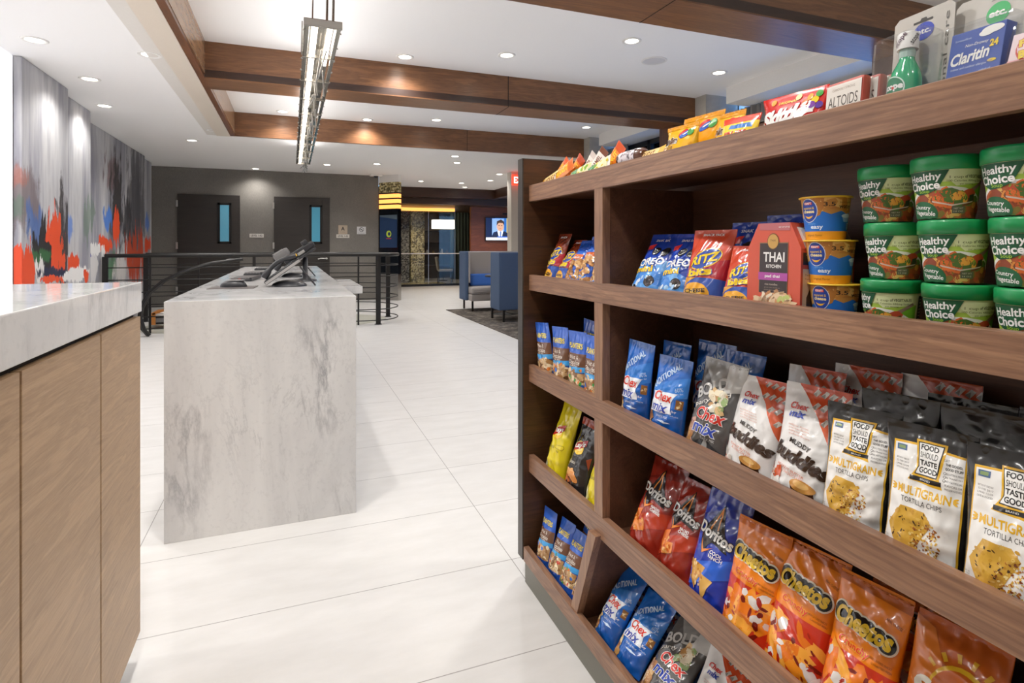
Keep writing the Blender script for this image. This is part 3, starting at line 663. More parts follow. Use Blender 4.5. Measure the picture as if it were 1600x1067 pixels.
# ------------------------------------------------------------------ setting
def st(name, x0, x1, y0, y1, z0, z1, m, bev=0., parent=None):
    o = boxpart(name, x0, x1, y0, y1, z0, z1, m, parent, bev)
    if parent is None: o['kind'] = 'structure'
    return o
H1, H2 = 2.98, 3.34
st('floor', -3.2, 9, -3.2, 24, -.1, 0, M['floor'])
st('ceiling', -3.2, -.87, -3.2, 16.1, H1, H1+.5, M['paint'])
st('ceiling', -.87, 5.8, 9.67, 16.1, H1, H1+.5, M['paint'])
st('ceiling', -.87, 5.8, -3.2, 9.67, H2, H2+.14, M['paint'])
st('wall_left', -2.98, -2.78, -3.2, 14.1, 0, H1, M['wall_white'])
st('wall_back', -2.98, 1.96, 13.884, 14.1, 0, H1, M['wallcov'])
st('wall_front', -2.98, 5.8, -3.3, -3.2, 0, H2, M['wall_white'])
# right wall with the high windows
for nm, y0, y1, z0, z1 in (('wall_right', -3.2, 12.1, 0, .9), ('wall_right', -3.2, 3.63, .9, H2), ('wall_right', 6.19, 6.84, .9, H2), ('wall_right', 9.48, 12.1, .9, H2)):
    st(nm, 5.78, 5.95, y0, y1, z0, z1, M['wall_white'])
# coffer beams
def beam(name, y0, y1):
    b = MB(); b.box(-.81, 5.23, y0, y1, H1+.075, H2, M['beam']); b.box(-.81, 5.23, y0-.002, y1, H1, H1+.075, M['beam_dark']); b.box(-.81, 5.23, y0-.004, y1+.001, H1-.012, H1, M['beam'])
    for x in (2.45,):
        b.box(x-.004, x+.004, y0-.0055, y1+.002, H1-.0135, H2, M['gap'])
    o = b.build(name); o['kind'] = 'structure'
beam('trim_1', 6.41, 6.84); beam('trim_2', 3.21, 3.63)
b = MB(); b.box(-.81, 5.23, 9.62, 9.68, H1-.005, H2, M['beam'])
b.box(2.9-.004, 2.9+.004, 9.617, 9.68, H1-.006, H2, M['gap']); b.build('trim_3')['kind'] = 'structure'
b = MB(); b.box(-.87, -.81, -3.2, 9.68, H1-.006, H2, M['beam_y']); b.box(-.811, -.806, -3.2, 9.62, H1+.03, H2, M['fascia_in']); b.build('trim_4')['kind'] = 'structure'
st('trim_5', -1.06, -.87, -3.2, 9.69, H1-.012, H1, M['cream'])
st('trim_6', -1.19, -1.06, -3.2, 9.69, H1-.006, H1, M['paint_grey'])
# columns, posts, valances
for i, (y0, y1) in enumerate(((6.19, 6.42), (9.40, 9.62), (3.0, 3.21))): st('wall_pier', 5.23, 5.8, y0, y1, 0, H2, M['concrete'])
for i, (y0, y1) in enumerate(((6.52, 6.84), (3.3, 3.63))): st('wall_post', 4.95, 5.8, y0, y1, 0, H1-.012, M['post'])
for y0, y1 in ((3.63, 5.85), (6.84, 9.12), (-3.2, 2.7)): st('trim_7', 5.27, 5.78, y0, y1, 3.13, H2, M['whitetrim'])
# windows
def window(i, y0, y1, z0, z1):
    f = MB(); x0, x1 = 5.74, 5.86; w = .08
    for a in ((y0, y1, z1-w, z1), (y0, y1, z0, z0+w), (y0, y0+w, z0, z1), (y1-w, y1, z0, z1)): f.box(x0, x1, *a, M['winframe'], .006)
    mid = y0+.34*(y1-y0)+.5
    f.box(x0, x1, mid-.05, mid+.05, z0, z1, M['winframe'], .006); f.box(x0+.01, x1-.01, y0, y1, 2.1, 2.16, M['winframe'], .004)
    o = f.build('window_%d' % i); o['kind'] = 'structure'
    g = MB(); g.box(5.80, 5.806, y0+w, y1-w, z0+w, z1-w, M['glass']); g.build('pane', o)
window(1, 3.63, 6.19, .9, 3.12); window(2, 6.84, 9.48, .9, 3.12)
def curtain(label, y0, y1):
    f = MB(); n = 60; V = []; F = []
    for k in range(n+1):
        t = k/n; x = 5.62+.035*math.sin(t*2*PI*7)+.012*math.sin(t*31)
        for z in (.02, 3.12): V.append((x, y0+(y1-y0)*t, z))
    for k in range(n): F.append((2*k, 2*k+2, 2*k+3, 2*k+1))
    f.add(V, F, M['curtain'], True); o = f.build('curtain')
    md = o.modifiers.new('thickness', 'SOLIDIFY'); md.thickness = .006
    tag(o, label, 'curtain', 'window curtains')
curtain('grey gathered curtain at the window behind the yellow candy bags', 5.5, 6.15)
curtain('grey gathered curtain at the farther window, beyond the first wooden post', 8.75, 9.36)
o = boxpart('city_building', 13, 16, -10, 26, -6, 14, M['facade']); tag(o, 'blue-lit building with banded glass facade seen through the windows', 'building')

# back wall doors, signs
def lettering(parent_name, label, cat, x, y, z, w, h, base, items, d=.012, name=None):
    a = Art(w, h, 1); items(a)
    b = MB(); b.box(-w/2, w/2, -d, 0, 0, h, card(base), .002)
    a.emit(b, lambda X, Y, off: np.stack([X, np.full_like(X, -d)-off, Y], 1), card, maxedge=9, step=.0004, base=.0006)
    o = b.build(parent_name, fix=False, loc=(x, y, z)); return tag(o, label, cat, 'level signs on the grey wall' if parent_name == 'level_sign' else None)
def door(i, x0, x1, wx0, wx1):
    b = MB(); b.box(x0, x1, 13.845, 13.884, .01, 2.405, M['door'], .003); o = b.build('door_%d' % i); o['kind'] = 'structure'
    f = MB()
    for a in ((wx0-.05, wx1+.05, 2.185, 2.235), (wx0-.05, wx1+.05, 1.34, 1.39), (wx0-.05, wx0, 1.34, 2.235), (wx1, wx1+.05, 1.34, 2.235)): f.box(a[0], a[1], 13.832, 13.85, a[2], a[3], M['black'], .003)
    f.build('vision_frame', o)
    boxpart('vision_pane', wx0, wx1, 13.838, 13.844, 1.39, 2.185, M['doorglass'], o)
    h = MB(); hx = x1-.07
    h.tube([(hx, 13.845, 1.0), (hx, 13.80, 1.0)], .022, M['steel'], 12); h.tube([(hx+.01, 13.795, 1.0), (hx-.13, 13.795, 1.005), (hx-.19, 13.80, .99)], .015, M['steel'], 10)
    h.lathe([(.0, 0), (.045, 0), (.045, .012), (.0, .012)], M['steel'], 20); hb = h.build('lever_handle', o)
    for z in (.35, 1.3, 2.2): boxpart('hinge', x0-.025, x0+.012, 13.83, 13.846, z-.07, z+.07, M['steel'], o, .002)
door(1, -2.265, -1.056, -1.447, -1.271); door(2, -.364, .836, .44, .622)
lettering('level_sign', 'small white sign on the grey wall between the two dark doors', 'sign', -.72, 13.884, 1.48, .29, .085, '#d9d4cc', lambda a: a.text('LEVEL 1-02', 0, .5, .8, .5, '#4b4743', bold=.02))
def sgA(a): a.text('A', 0, .62, .40, .42, '#2b2926', bold=.03); a.text('STAIR', 0, .22, .5, .08, '#7d7468')
lettering('stair_sign', 'square tan plaque with a black letter A right of the second door', 'sign', 1.135, 13.884, 1.572, .205, .205, '#b8a793', sgA)
lettering('level_sign', 'small white sign just below the tan letter plaque', 'sign', 1.135, 13.884, 1.48, .295, .085, '#d5d0c8', lambda a: a.text('LEVEL 1-02', 0, .5, .8, .5, '#4b4743', bold=.02))
def sgN(a):
    a.ell(0, .6, .27, .30, '#55555a'); a.ell(0, .6, .21, .235, '#d8d8da'); a.rect(-.15, .13, .56, .62, '#55555a'); a.poly([(-.2, .76), (-.15, .82), (.2, .45), (.15, .39)], '#55555a'); a.text('NO SMOKING', 0, .14, .8, .09, '#55555a')
lettering('no_smoking_sign', 'square pale sign with a crossed-out circle near the wall end', 'sign', 1.56, 13.884, 1.572, .205, .18, '#d8d8da', sgN)
# ceiling dome camera
b = MB(); b.box(1.72, 2.0, 13.5, 13.66, H1-.05, H1, M['whitetrim'], .015); o = b.build('security_camera'); tag(o, 'small white security camera on the ceiling above the grey wall end', 'camera')
b = MB(); b.lathe([(0, -.05), (.03, -.045), (.05, -.02), (.055, 0)], M['blackpl'], 20, (1.86, 13.56, H1-.05)); b.build('dome', o)

# mirrored pillar at the end of the grey wall; its reflections are painted parts
o = thing('mirrored_pillar', 'slim mirrored pillar with mosaic head and amber bands at the grey wall end', 'pillar', (1.97, 13.86, 0), (0, 0, R(-46.5)))
w = .56
boxpart('chrome_base', 0, w, 0, .12, 0, .62, M['chrome'], o); boxpart('dark_glass', 0, w, 0, .12, .62, 2.18, pmat('dark_mirror', '#10151d', .08, .4), o)
b = MB()
for k in range(3): b.box(0, w, -.004+.0, .12, 2.18+.13*k, 2.27+.13*k, M['amber']); b.box(0, w, 0.002, .12, 2.27+.13*k, 2.31+.13*k, M['darkwood'])
b.build('amber_bands', o); boxpart('mosaic_head', 0, w, 0, .12, 2.57, 2.81, M['mosaic_gold'], o); boxpart('white_cap', 0, w, 0, .12, 2.81, H1, M['whitetrim'], o)
a = Art(w, .78, 3); a.rect(-.44, .46, 0, 1, '#16263f'); a.poly([(-.44, .95), (.46, .86), (.46, 1), (-.44, 1)], '#39434a'); a.ell(.03, .42, .13, .10, '#8c9a2a'); a.ell(.05, .42, .07, .055, '#16263f'); a.rect(-.1, .16, .27, .29, '#a12f33')
b = MB(); b.box(-.44*w, .46*w, -.012, 0, 0, .78, M['blackpl']); a.emit(b, lambda X, Y, off: np.stack([X, np.full_like(X, -.012)-off, Y], 1), lambda c: pmat('screen_'+c[1:], c, .3, emit=c, es=.5), maxedge=9)
s = b.build('screen', o, loc=(w/2, 0, 1.25), fix=False)

# murals
for y0, y1, x, lab in ((6.30, 7.42, -2.24, 'nearest mural panel, grey with orange drips, beside the glowing panel'), (7.42, 8.56, -2.35, 'second mural panel, pale grey, set back between two wider ones'),
                       (8.56, 12.40, -2.56, 'longest mural panel with orange and black smears behind the railing'), (12.40, 13.38, -2.645, 'farthest narrow mural panel next to the grey wall')):
    m = boxpart('mural_panel', x-.06, x, y0-(.12 if y0 > 7 else 0), y1, .02, H1-.005, M['mural'], None, .003); tag(m, lab, 'wall art', 'stepped mural panels')
o = boxpart('light_panel', -2.40, -2.303, 3.2, 6.295, .02, H1-.005, M['lightwall'], None, .004); tag(o, 'tall glowing white wall panel at the far left edge', 'light')

# ------------------------------------------------------------------ lamps in the ceiling
def make_downlight(label):
    o = thing('recessed_downlight', label, 'ceiling light', (0, 0, 0), group='round recessed downlights')
    b = MB(); b.lathe([(.095, 0), (.095, -.006), (.088, -.010), (.066, -.008), (.064, 0)], M['whitetrim'], 32, cap=False); b.build('trim_ring', o)
    b = MB(); b.lathe([(.064, -.004), (0, -.0045)], M['lens'], 32, cap=False); b.build('lens', o); return o
DL = [(-1.966, 5.766, 1, 'recessed downlight in the white ceiling above the glowing panel, nearest to it'), (-1.167, 5.837, 1, 'recessed downlight beside the cream band, nearest one left of the pendant'),
 (-1.904, 6.906, 1, 'recessed downlight in front of the nearest mural panel'), (-2.10, 8.159, 1, 'recessed downlight in front of the second mural panel'),
 (-1.062, 9.286, 1, 'recessed downlight at the far end of the cream ceiling band'), (-1.479, 10.304, 1, 'recessed downlight past the cream band, left of it'),
 (-.726, 13.55, 1, 'recessed downlight close to the grey wall above the two doors'),
 (1.151, 6.15, 2, 'recessed downlight just before the first full beam, right of the pendant'), (2.16, 5.7, 2, 'recessed downlight in the near coffer, second right of the pendant'),
 (3.18, 4.85, 2, 'recessed downlight in the near coffer beside the round speaker'), (4.72, 5.36, 2, 'recessed downlight in the near coffer closest to the window'),
 (-.119, 9.32, 2, 'recessed downlight in the second coffer left of the pendant'), (1.15, 9.42, 2, 'recessed downlight in the second coffer just right of the pendant'),
 (2.2, 9.03, 2, 'recessed downlight in the second coffer, third from its left'), (4.75, 8.65, 2, 'recessed downlight in the second coffer closest to the windows'),
 (.693, 12.345, 1, 'recessed downlight just right of the pendant end, by the grey wall'), (1.645, 11.876, 1, 'recessed downlight in front of the security camera'),
 (2.876, 10.331, 1, 'front one of a close pair of downlights past the last beam'), (3.132, 11.106, 1, 'rear one of a close pair of downlights past the last beam'),
 (3.145, 14.605, 1, 'recessed downlight before the dark wood soffit, left of centre'), (2.214, 14.6, 1, 'recessed downlight right above the mirrored pillar'),
 (4.256, 14.652, 1, 'front downlight of the pair near the dark wood soffit'), (4.631, 15.6, 1, 'rear downlight touching the dark wood soffit'),
 (4.782, 13.813, 1, 'recessed downlight left of the exit sign, lower of two'), (4.562, 12.511, 1, 'recessed downlight left of the exit sign, upper of two')]
d0 = None
for x, y, lv, lab in DL:
    p = (x, y, H1 if lv == 1 else H2)
    if d0 is None: d0 = make_downlight(lab); d0.location = p
    else: dup(d0, p, label=lab)
def spot(x, y, z, e, ang=140, blend=.8, size=.06, col=(1, .97, .93), tgt=None):  # serves the downlight fixtures and the added fill lamps
    l = bpy.data.lights.new('downlight_lamp', 'SPOT'); l.energy = e; l.spot_size = R(ang); l.spot_blend = blend; l.shadow_soft_size = size; l.color = col
    o = bpy.data.objects.new('downlight_lamp', l); COL.objects.link(o); o.location = (x, y, z)
    if tgt: o.rotation_euler = (Vector(tgt)-Vector((x, y, z))).to_track_quat('-Z', 'Y').to_euler()
    return o
for x, y, lv, lab in DL: spot(x, y, (H1 if lv == 1 else H2)-.03, SPOT_E if lv == 2 else SPOT_E*.8)
for x, y, k in ((-.25, 2.3, 2.0), (1.3, 2.5, 1.5), (-.25, .9, 1.5), (-.4, -.8, .8), (.9, -1.2, .5), (2.6, 1.6, 1.6), (3.4, -.4, 1.2)): spot(x, y, H2-.03, SPOT_E*k)  # unseen fill lamps added around the camera, no fixtures, to light the shelf front
for x, y in ((-1.7, 4.2), (-1.7, 2.2), (-1.6, .2)): spot(x, y, H1-.03, SPOT_E*.8)  # more added fill lamps out of view, without fixtures
# ceiling speaker
b = MB(); b.lathe([(.14, 0), (.14, -.006), (.125, -.010), (.12, -.006)], M['whitetrim'], 40, cap=False); o = b.build('ceiling_speaker', loc=(3.75, 5.28, H2)); tag(o, 'flat round speaker in the near coffer ceiling between two downlights', 'speaker')
b = MB(); b.lathe([(.122, -.005), (0, -.006)], M['speaker_grille'], 40, cap=False); b.build('grille', o)

# linear pendant
o = thing('linear_pendant', 'long linear pendant of nickel frames, glowing strip and clear rods over the walkway', 'pendant light', (.19, 3.8, 2.7))
L = 6.45; w = .095
for s in (-1, 1):
    b = MB(); b.box(s*w-.012, s*w+.012, 0, L, -.02, .02, M['chrome'], .003); b.box(s*(w+.016)-.004, s*(w+.016)+.004, 0, L, .0, .006, M['chrome'])
    for k in range(int(L/.3)): b.tube([(s*(w+.012), .15+.3*k, 0), (s*(w+.028), .15+.3*k, 0)], .006, M['chrome'], 8)
    b.build('side_rail', o)
for k in range(11): boxpart('cross_bar', -w-.02, w+.02, k*L/10-.010, k*L/10+.010, -.026, .0, M['chrome'], o, .003)
boxpart('end_plate', -w-.022, w+.022, -.015, 0, -.03, .02, M['chrome'], o, .003)
boxpart('hanging_plate', -w-.034, -w-.026, .0, .3, -.12, -.0, M['chrome'], o, .002)
boxpart('glowing_strip', -w+.03, -w+.068, .05, L-.05, .003, .020, M['led'], o, .003)
boxpart('glowing_strip', w-.06, w-.03, .05, L*.14, .003, .020, M['led'], o, .003)
boxpart('top_tray', -w+.02, w-.02, .02, L-.02, .024, .034, M['chrome'], o, .002)
rg = random.Random(4)
for k in range(34):
    y = rg.uniform(.1, L+.1); ln = rg.uniform(.5, 1.1); x0 = rg.uniform(-.01, w-.04); b = MB()
    y1 = min(L+.35, y+ln); b.tube([(x0, y, rg.uniform(-.055, -.02)), (x0+rg.uniform(-.05, .05), y1, rg.uniform(-.06, .0))], .0055, M['rod'], 8); b.build('clear_rod', o)
for k in range(7):
    b = MB(); b.tube([(rg.uniform(-.02, .07), L+.02+.02*k, .02), (rg.uniform(-.02, .07), L+.04+.02*k, -.13-.03*rg.random())], .006, M['rod'], 8); b.build('clear_rod', o)
for y in (.12, .2, 1.6, 3.2, 4.8, 6.3):
    for x in (-.06, .03, .07):
        b = MB(); b.tube([(x, y, .03), (x+.012, y+.03, (H2 if y < 2.55 or 3.1 < y < 5.8 else H1)-2.7)], .0045 if x < 0 else .007, M['chrome'], 6); b.build('suspension_rod', o)
# unseen fill lamps added above the pendant to brighten the ceiling
for k in range(5):
    l = bpy.data.lights.new('pendant_uplight', 'AREA'); l.shape = 'RECTANGLE'; l.size = .12; l.size_y = 1.1; l.energy = UPFILL_E; l.color = (1, .97, .93)
    q = bpy.data.objects.new('pendant_uplight', l); COL.objects.link(q); q.location = (.19, 4.45+1.28*k, 2.75); q.rotation_euler = (PI, 0, 0)

# ------------------------------------------------------------------ reception desk at the left
o = thing('reception_desk', 'reception desk at left with pale stone top and limed oak panels', 'counter', (-.9, 1.0, 0))
def inp(name, x0, x1, y0, y1, z0, z1, m, par, bev=0.):
    L0 = par.location; b = MB(); b.box(x0-L0.x, x1-L0.x, y0-L0.y, y1-L0.y, z0-L0.z, z1-L0.z, m, bev); return b.build(name, par)
inp('countertop', -1.9, -.433, -.6, 2.06, 1.078, 1.17, M['marble2'], o, .003)
inp('carcass', -1.86, -.452, -.58, 2.045, .09, 1.078, M['gap'], o)
ys = [2.056, 1.662, 1.220, .78, .34, -.1, -.58]
for a, c in zip(ys[:-1], ys[1:]): inp('oak_panel', -.452, -.435, c+.0045, a-.0045, .09, 1.064, M['oak'], o, .0015)
inp('side_panel', -1.86, -.452, 2.045, 2.056, .09, 1.064, M['oak'], o, .0015)
inp('kick_plate', -1.8, -.475, -.56, 2.0, 0, .09, M['kick'], o)

# ------------------------------------------------------------------ marble island
o = thing('marble_island', 'long white marble island with grey veins and a waterfall end', 'counter', (-.1, 5, 0))
inp('waterfall_end', -.51, .291, 2.81, 2.85, 0, 1.042, M['marble'], o, .002)
inp('stone_top', -.51, .291, 2.8501, 7.3, 1.0, 1.042, M['marble'], o, .002)
inp('stone_body', -.49, .27, 2.85, 7.28, 0, 1.0, M['marble'], o)
inp('side_ledge', .272, .56, 4.9, 6.0, .885, .945, M['marble'], o, .002)
# ------------------------------------------------------------------ things on the island
TZ = 1.042
b = MB(); b.box(-.12, .12, -.10, .10, 0, .004, pmat('mouse_mat', '#5a5452', .8), .002); tag(b.build('mouse_pad', loc=(-.31, 3.62, TZ), rot=(0, 0, R(-4))), 'thin grey mouse pad under the black mouse on the island', 'mouse pad')
def dome(sx, sy, sz, m, nm, par=None, loc=(0, 0, 0), rot=(0, 0, 0), n=20, flat=.0):
    b = MB(); V = []; F = []; K = 9
    for j in range(K+1):
        t = j/K*PI/2; r = math.cos(t)**.8 if j < K else 0.001
        for k in range(n): V.append((sx*r*math.cos(2*PI*k/n), sy*r*math.sin(2*PI*k/n), sz*math.sin(t)))
    for j in range(K):
        for k in range(n): F.append((j*n+k, j*n+(k+1) % n, (j+1)*n+(k+1) % n, (j+1)*n+k))
    F2 = [tuple(range(n))[::-1]]
    b.add(V, F, m, True); b.add(V[:n], F2, m); return b.build(nm, par, loc, rot)
o = thing('computer_mouse', 'black computer mouse on the grey mouse pad', 'mouse', (-.31, 3.63, TZ+.004))
dome(.072, .036, .042, M['blackpl'], 'mouse_body', o); dome(.05, .028, .010, M['greypl'], 'grey_top', o, (.012, 0, .036))
b = MB(); b.tube([(.03, -.004, .038), (.03, .004, .038)], .010, pmat('red_wheel', '#c8452c', .4), 12); b.build('scroll_wheel', o)
def phone(label, loc, rz, sc=1.):
    o = thing('desk_phone', label, 'telephone', loc, (0, 0, rz), 'dark desk phones'); o.scale = (sc, sc, sc)
    tilt = Euler((0, R(-36), 0)).to_matrix().to_4x4()
    b = MB(); xf = Matrix.Translation((-.035, 0, .012)) @ tilt; b.box(0, .235, -.10, .10, 0, .026, M['blackpl'], .010, xf); b.box(.004, .232, -.104, -.099, .003, .018, M['silverpl'], .002, xf); p = b.build('phone_body', o)
    b = MB()
    for i in range(4):
        for j in range(3): b.box(.03+.024*i, .046+.024*i, -.03+.026*j, -.012+.026*j, .026, .030, M['greypl'], .002, xf)
    b.box(.14, .21, -.04, .08, .026, .0285, pmat('phone_screen', '#39474a', .2), .001, xf); b.build('key_block', p)
    b = MB(); pts = []
    for k in range(13):
        t = k/12; pts.append(xf @ Vector((.015+.215*t, -.072, .042+.030*math.sin(PI*t))))
    b.tube(pts, [.020 if k in (0, 1, 2, 10, 11, 12) else .013 for k in range(13)], M['blackpl'], 12); b.build('handset', o)
    dome(.10, .10, .036, M['blackpl'], 'foot', o, (.09, 0, 0)); b = MB(); b.tube([(.15, -.09, .115), (.235, -.092, .006)], .005, M['blackpl'], 8); b.tube([(.15, .09, .115), (.235, .092, .006)], .005, M['blackpl'], 8); b.build('prop_leg', o)
    return o
phone('desk phone nearest the island front, right of the mouse', (-.10, 3.66, TZ), 0)
phone('farther desk phone behind the nearest one on the island', (-.06, 4.75, TZ), 0, 1.0)
# payment terminal on a tilting stand
o = thing('card_terminal', 'black card payment terminal with yellow key on a tilted stand', 'payment terminal', (.09, 4.15, TZ))
xf = Matrix.Translation((-.04, 0, .17)) @ Euler((0, R(-34), 0)).to_matrix().to_4x4()
b = MB(); b.lathe([(.075, 0), (.075, .010), (.02, .022), (.016, .16), (0, .165)], M['blackpl'], 24); b.build('stand', o)
b = MB(); b.box(-.10, .13, -.045, .045, .0, .045, M['blackpl'], .012, xf); b.build('terminal_body', o)
b = MB(); b.box(-.14, -.03, -.05, .05, .045, .10, M['greypl'], .02, xf); b.box(-.135, -.06, -.03, .03, .10, .104, M['silverpl'], .006, xf); b.build('printer_head', o)
b = MB(); b.box(-.10, .12, -.06, .06, -.02, -.004, M['blackpl'], .006, xf); b.box(.06, .10, -.05, .05, .045, .075, M['blackpl'], .008, xf); b.build('screen_slab', o)
b = MB(); b.box(-.03, -.005, -.052, -.046, .012, .030, pmat('yellow_key', '#e8b32a', .4), .002, xf); b.box(.0, .05, -.052, -.046, .004, .024, M['silverpl'], .004, xf); b.build('side_keys', o)
def keyboard(label, loc, rz):
    o = thing('keyboard', label, 'keyboard', loc, (0, 0, rz), 'low dark keyboards'); b = MB(); b.box(-.07, .07, -.20, .20, 0, .016, M['blackpl'], .006); b.box(.055, .07, -.2, .2, .012, .026, M['blackpl'], .004); b.build('key_tray', o)
    b = MB()
    for i in range(5):
        for j in range(16): b.box(-.062+.023*i, -.043+.023*i, -.19+.0238*j, -.17+.0238*j, .016, .023, M['greypl'], .0)
    b.build('key_caps', o)
keyboard('low dark keyboard behind the mouse, nearest of the three', (-.30, 4.45, TZ), R(-6)); keyboard('low dark keyboard in the middle of the island row', (-.28, 5.3, TZ), R(-4)); keyboard('low dark keyboard farthest along the island', (-.26, 6.4, TZ), R(-4))

# ------------------------------------------------------------------ stair opening, railing
o = MB(); pts = []
for k in range(40):
    t = k/40*2*PI; pts.append((-.33+1.92*math.cos(t)*(1 if True else 0), 10.3+1.05*math.sin(t)))
o.prism(pts, .0005, .006, pmat('stairwell_edge', '#b9b8ac', .35)); o.build('floor_inlay')['kind'] = 'structure'
rl = thing('stair_railing', 'curved black metal railing with thin bars around the stair opening', 'railing', (0, 10, 0))
def rp(x, y, z): return (x, y-10, z)
path = [(-2.5, 9.74), (-1.5, 9.62), (-.5, 9.53), (.5, 9.47), (1.33, 9.45), (1.55, 9.55), (1.70, 9.80), (1.74, 10.1), (1.64, 10.42), (1.44, 10.7), (1.0, 10.95), (.2, 11.12), (-.8, 11.2), (-1.8, 11.22), (-2.3, 11.22)]
fine = []
for i in range(len(path)-1):
    for k in range(4):
        t = k/4; p0 = path[max(0, i-1)]; p1 = path[i]; p2 = path[i+1]; p3 = path[min(len(path)-1, i+2)]
        fine.append(tuple(.5*((2*p1[j])+(-p0[j]+p2[j])*t+(2*p0[j]-5*p1[j]+4*p2[j]-p3[j])*t*t+(-p0[j]+3*p1[j]-3*p2[j]+p3[j])*t**3) for j in (0, 1)))
fine.append(path[-1])
b = MB(); b.tube([rp(x, y, 1.145) for x, y in fine], .030, M['black'], 10); b.build('top_rail', rl)
for z in (.07, .25, .43, .61, .79, .97):
    b = MB(); b.tube([rp(x, y, z) for x, y in fine], .009, M['black'], 6); b.build('horizontal_bar', rl)
for x, y, r in ((-2.5, 9.74, .035), (-.53, 9.53, .022), (1.014, 9.455, .014), (1.33, 9.45, .038), (1.64, 10.42, .036), (-1.51, 11.215, .016), (.2, 11.12, .022), (-2.3, 11.22, .035), (-1.93, 9.67, .016)):
    b = MB(); b.box(x-r, x+r, y-10-r*.6, y-10+r*.6, 0.004, 1.13, M['black'], .003)
    if r > .03: b.lathe([(.06, .004), (.06, .012), (0, .013)], M['black'], 16, (x, y-10, 0))
    b.build('post', rl)
arc = [(-1.90, .015), (-1.965, .10), (-2.008, .265), (-1.988, .421), (-1.893, .621), (-1.716, .784), (-1.454, .921), (-1.118, 1.031), (-.7, 1.09)]
o = MB()
for dy, dz in ((0, 0), (-.05, .0)): o.tube([(x+(.03 if dy else 0), 9.40+dy, z) for x, z in arc], .024, M['black'], 10)
tag(o.build('stair_handrail'), 'bowed black double handrail sweeping down to the floor left of the island', 'handrail')
o = thing('stair_stringer', 'orange-brown wooden stair stringer with metal tracks behind the handrail', 'stair', (-1.7, 10.2, 0))
b = MB(); b.box(-.32, -.26, -.02, .5, .065, .25, pmat('orange_oak', '#b8722f', .45, var=.15)); b.build('wood_end', o)
b = MB(); b.prism([(-.30, .215), (-.30, .255), (.3, .46), (.3, .42)], -.02, .04, pmat('orange_oak', '#b8722f', .45), 'Y'); b.build('sloping_rail', o)
for z0, z1, m in ((.07, .095, 'black'), (.10, .165, 'greypl'), (.165, .195, 'black'), (.2, .235, 'whitetrim')): boxpart('metal_track', -.26, .3, 0, .3, z0, z1, M[m], o)

# ------------------------------------------------------------------ lounge at the far right
b = MB(); b.box(2.9, 5.7, 7.2, 11.1, .0005, .012, M['carpet']); o = b.build('patterned_rug'); tag(o, 'dark brown mottled rug under the blue booth seats', 'rug')
def booth(label, loc, rz):
    o = thing('booth_seat', label, 'booth seat', loc, (0, 0, rz), 'high-backed booth seats')
    W = 1.35; D = .66; b = MB()
    b.box(-W/2, W/2, D/2-.07, D/2, .20, 1.17, M['booth_blue'], .02); b.build('back_shell', o)
    for s in (-1, 1):
        b = MB(); b.box(s*W/2-.035, s*W/2+.035, -.12, D/2, .20, 1.17, M['booth_blue'], .02); w_ = b.build('wing', o)
        b = MB(); b.box(s*(W/2-.05)-.02, s*(W/2-.05)+.02, -.125, D/2-.08, .55, 1.165, M['booth_grey'], .012); b.build('wing_lining', w_)
    b = MB(); b.box(-W/2+.05, W/2-.05, D/2-.15, D/2-.06, .45, 1.165, M['booth_grey'], .02); b.build('back_lining', o)
    b = MB(); b.box(-W/2+.03, W/2-.03, -D/2, D/2-.08, .20, .335, M['booth_grey'], .02); b.build('seat_base', o)
    b = MB(); b.box(-W/2+.03, W/2-.03, -D/2-.02, D/2-.1, .335, .47, M['booth_grey'], .04); b.build('seat_cushion', o)
    b = MB(); b.box(-W/2+.12, W/2-.12, -.03, .06, .47, .72, M['blue_cush'], .04, Matrix.Translation((0, D/2-.26, .47)) @ Euler((R(-12), 0, 0)).to_matrix().to_4x4() @ Matrix.Translation((0, 0, -.47))); b.build('lumbar_cushion', o)
    for sx in (-1, 1):
        for sy in (-1, 1):
            b = MB(); b.box(sx*(W/2-.06)-.017, sx*(W/2-.06)+.017, sy*(D/2-.04)-.017, sy*(D/2-.04)+.017, 0, .20, M['black'], .003); b.build('leg', o)
    return o
booth('farther blue and grey booth seat, its grey inside facing the camera', (3.91, 10.86, .012), 0)
booth('nearer booth seat with its plain blue back to the camera', (3.93, 9.18, .012), PI)
o = thing('cafe_table', 'small dark round table between the two booth seats', 'table', (3.75, 10.02, .012))
b = MB(); b.lathe([(0, .70), (.36, .70), (.37, .715), (.36, .73), (0, .73)], M['blackpl'], 32); b.build('tabletop', o)
b = MB(); b.lathe([(.26, 0), (.26, .012), (.035, .03), (.03, .70), (0, .70)], M['black'], 24); b.build('pedestal', o)
def chair(label, loc, rz, cloth, legm, group=None):
    o = thing('lounge_chair', label, 'chair', loc, (0, 0, rz), group)
    b = MB(); b.box(-.25, .25, -.26, .24, .40, .48, cloth, .03); b.build('seat', o)
    b = MB(); b.box(-.24, .24, -.03, .03, .0, .48, cloth, .028, Matrix.Translation((0, .24, .44)) @ Euler((R(-10), 0, 0)).to_matrix().to_4x4()); b.build('backrest', o)
    for sx in (-1, 1):
        for sy, dy in ((-1, -.22), (1, .25)):
            b = MB(); b.tube([(sx*.22, dy, 0), (sx*.21, dy*.9, .40)], .014, legm, 10); b.build('leg', o)
    return o
chair('grey padded chair with pale metal legs behind the shelf end panel', (3.62, 7.98, .012), R(200), M['booth_grey'], M['steel'])
st('wall_column', 4.66, 5.15, 12.0, 12.25, 0, H1, M['wall_warm'])
o = thing('exit_sign', 'lit red exit sign under the ceiling above the shelf end panel', 'sign', (4.83, 11.9, 2.66))
b = MB(); b.box(-.19, .19, -.02, .02, 0, .24, M['exit'], .004); b.build('sign_body', o)
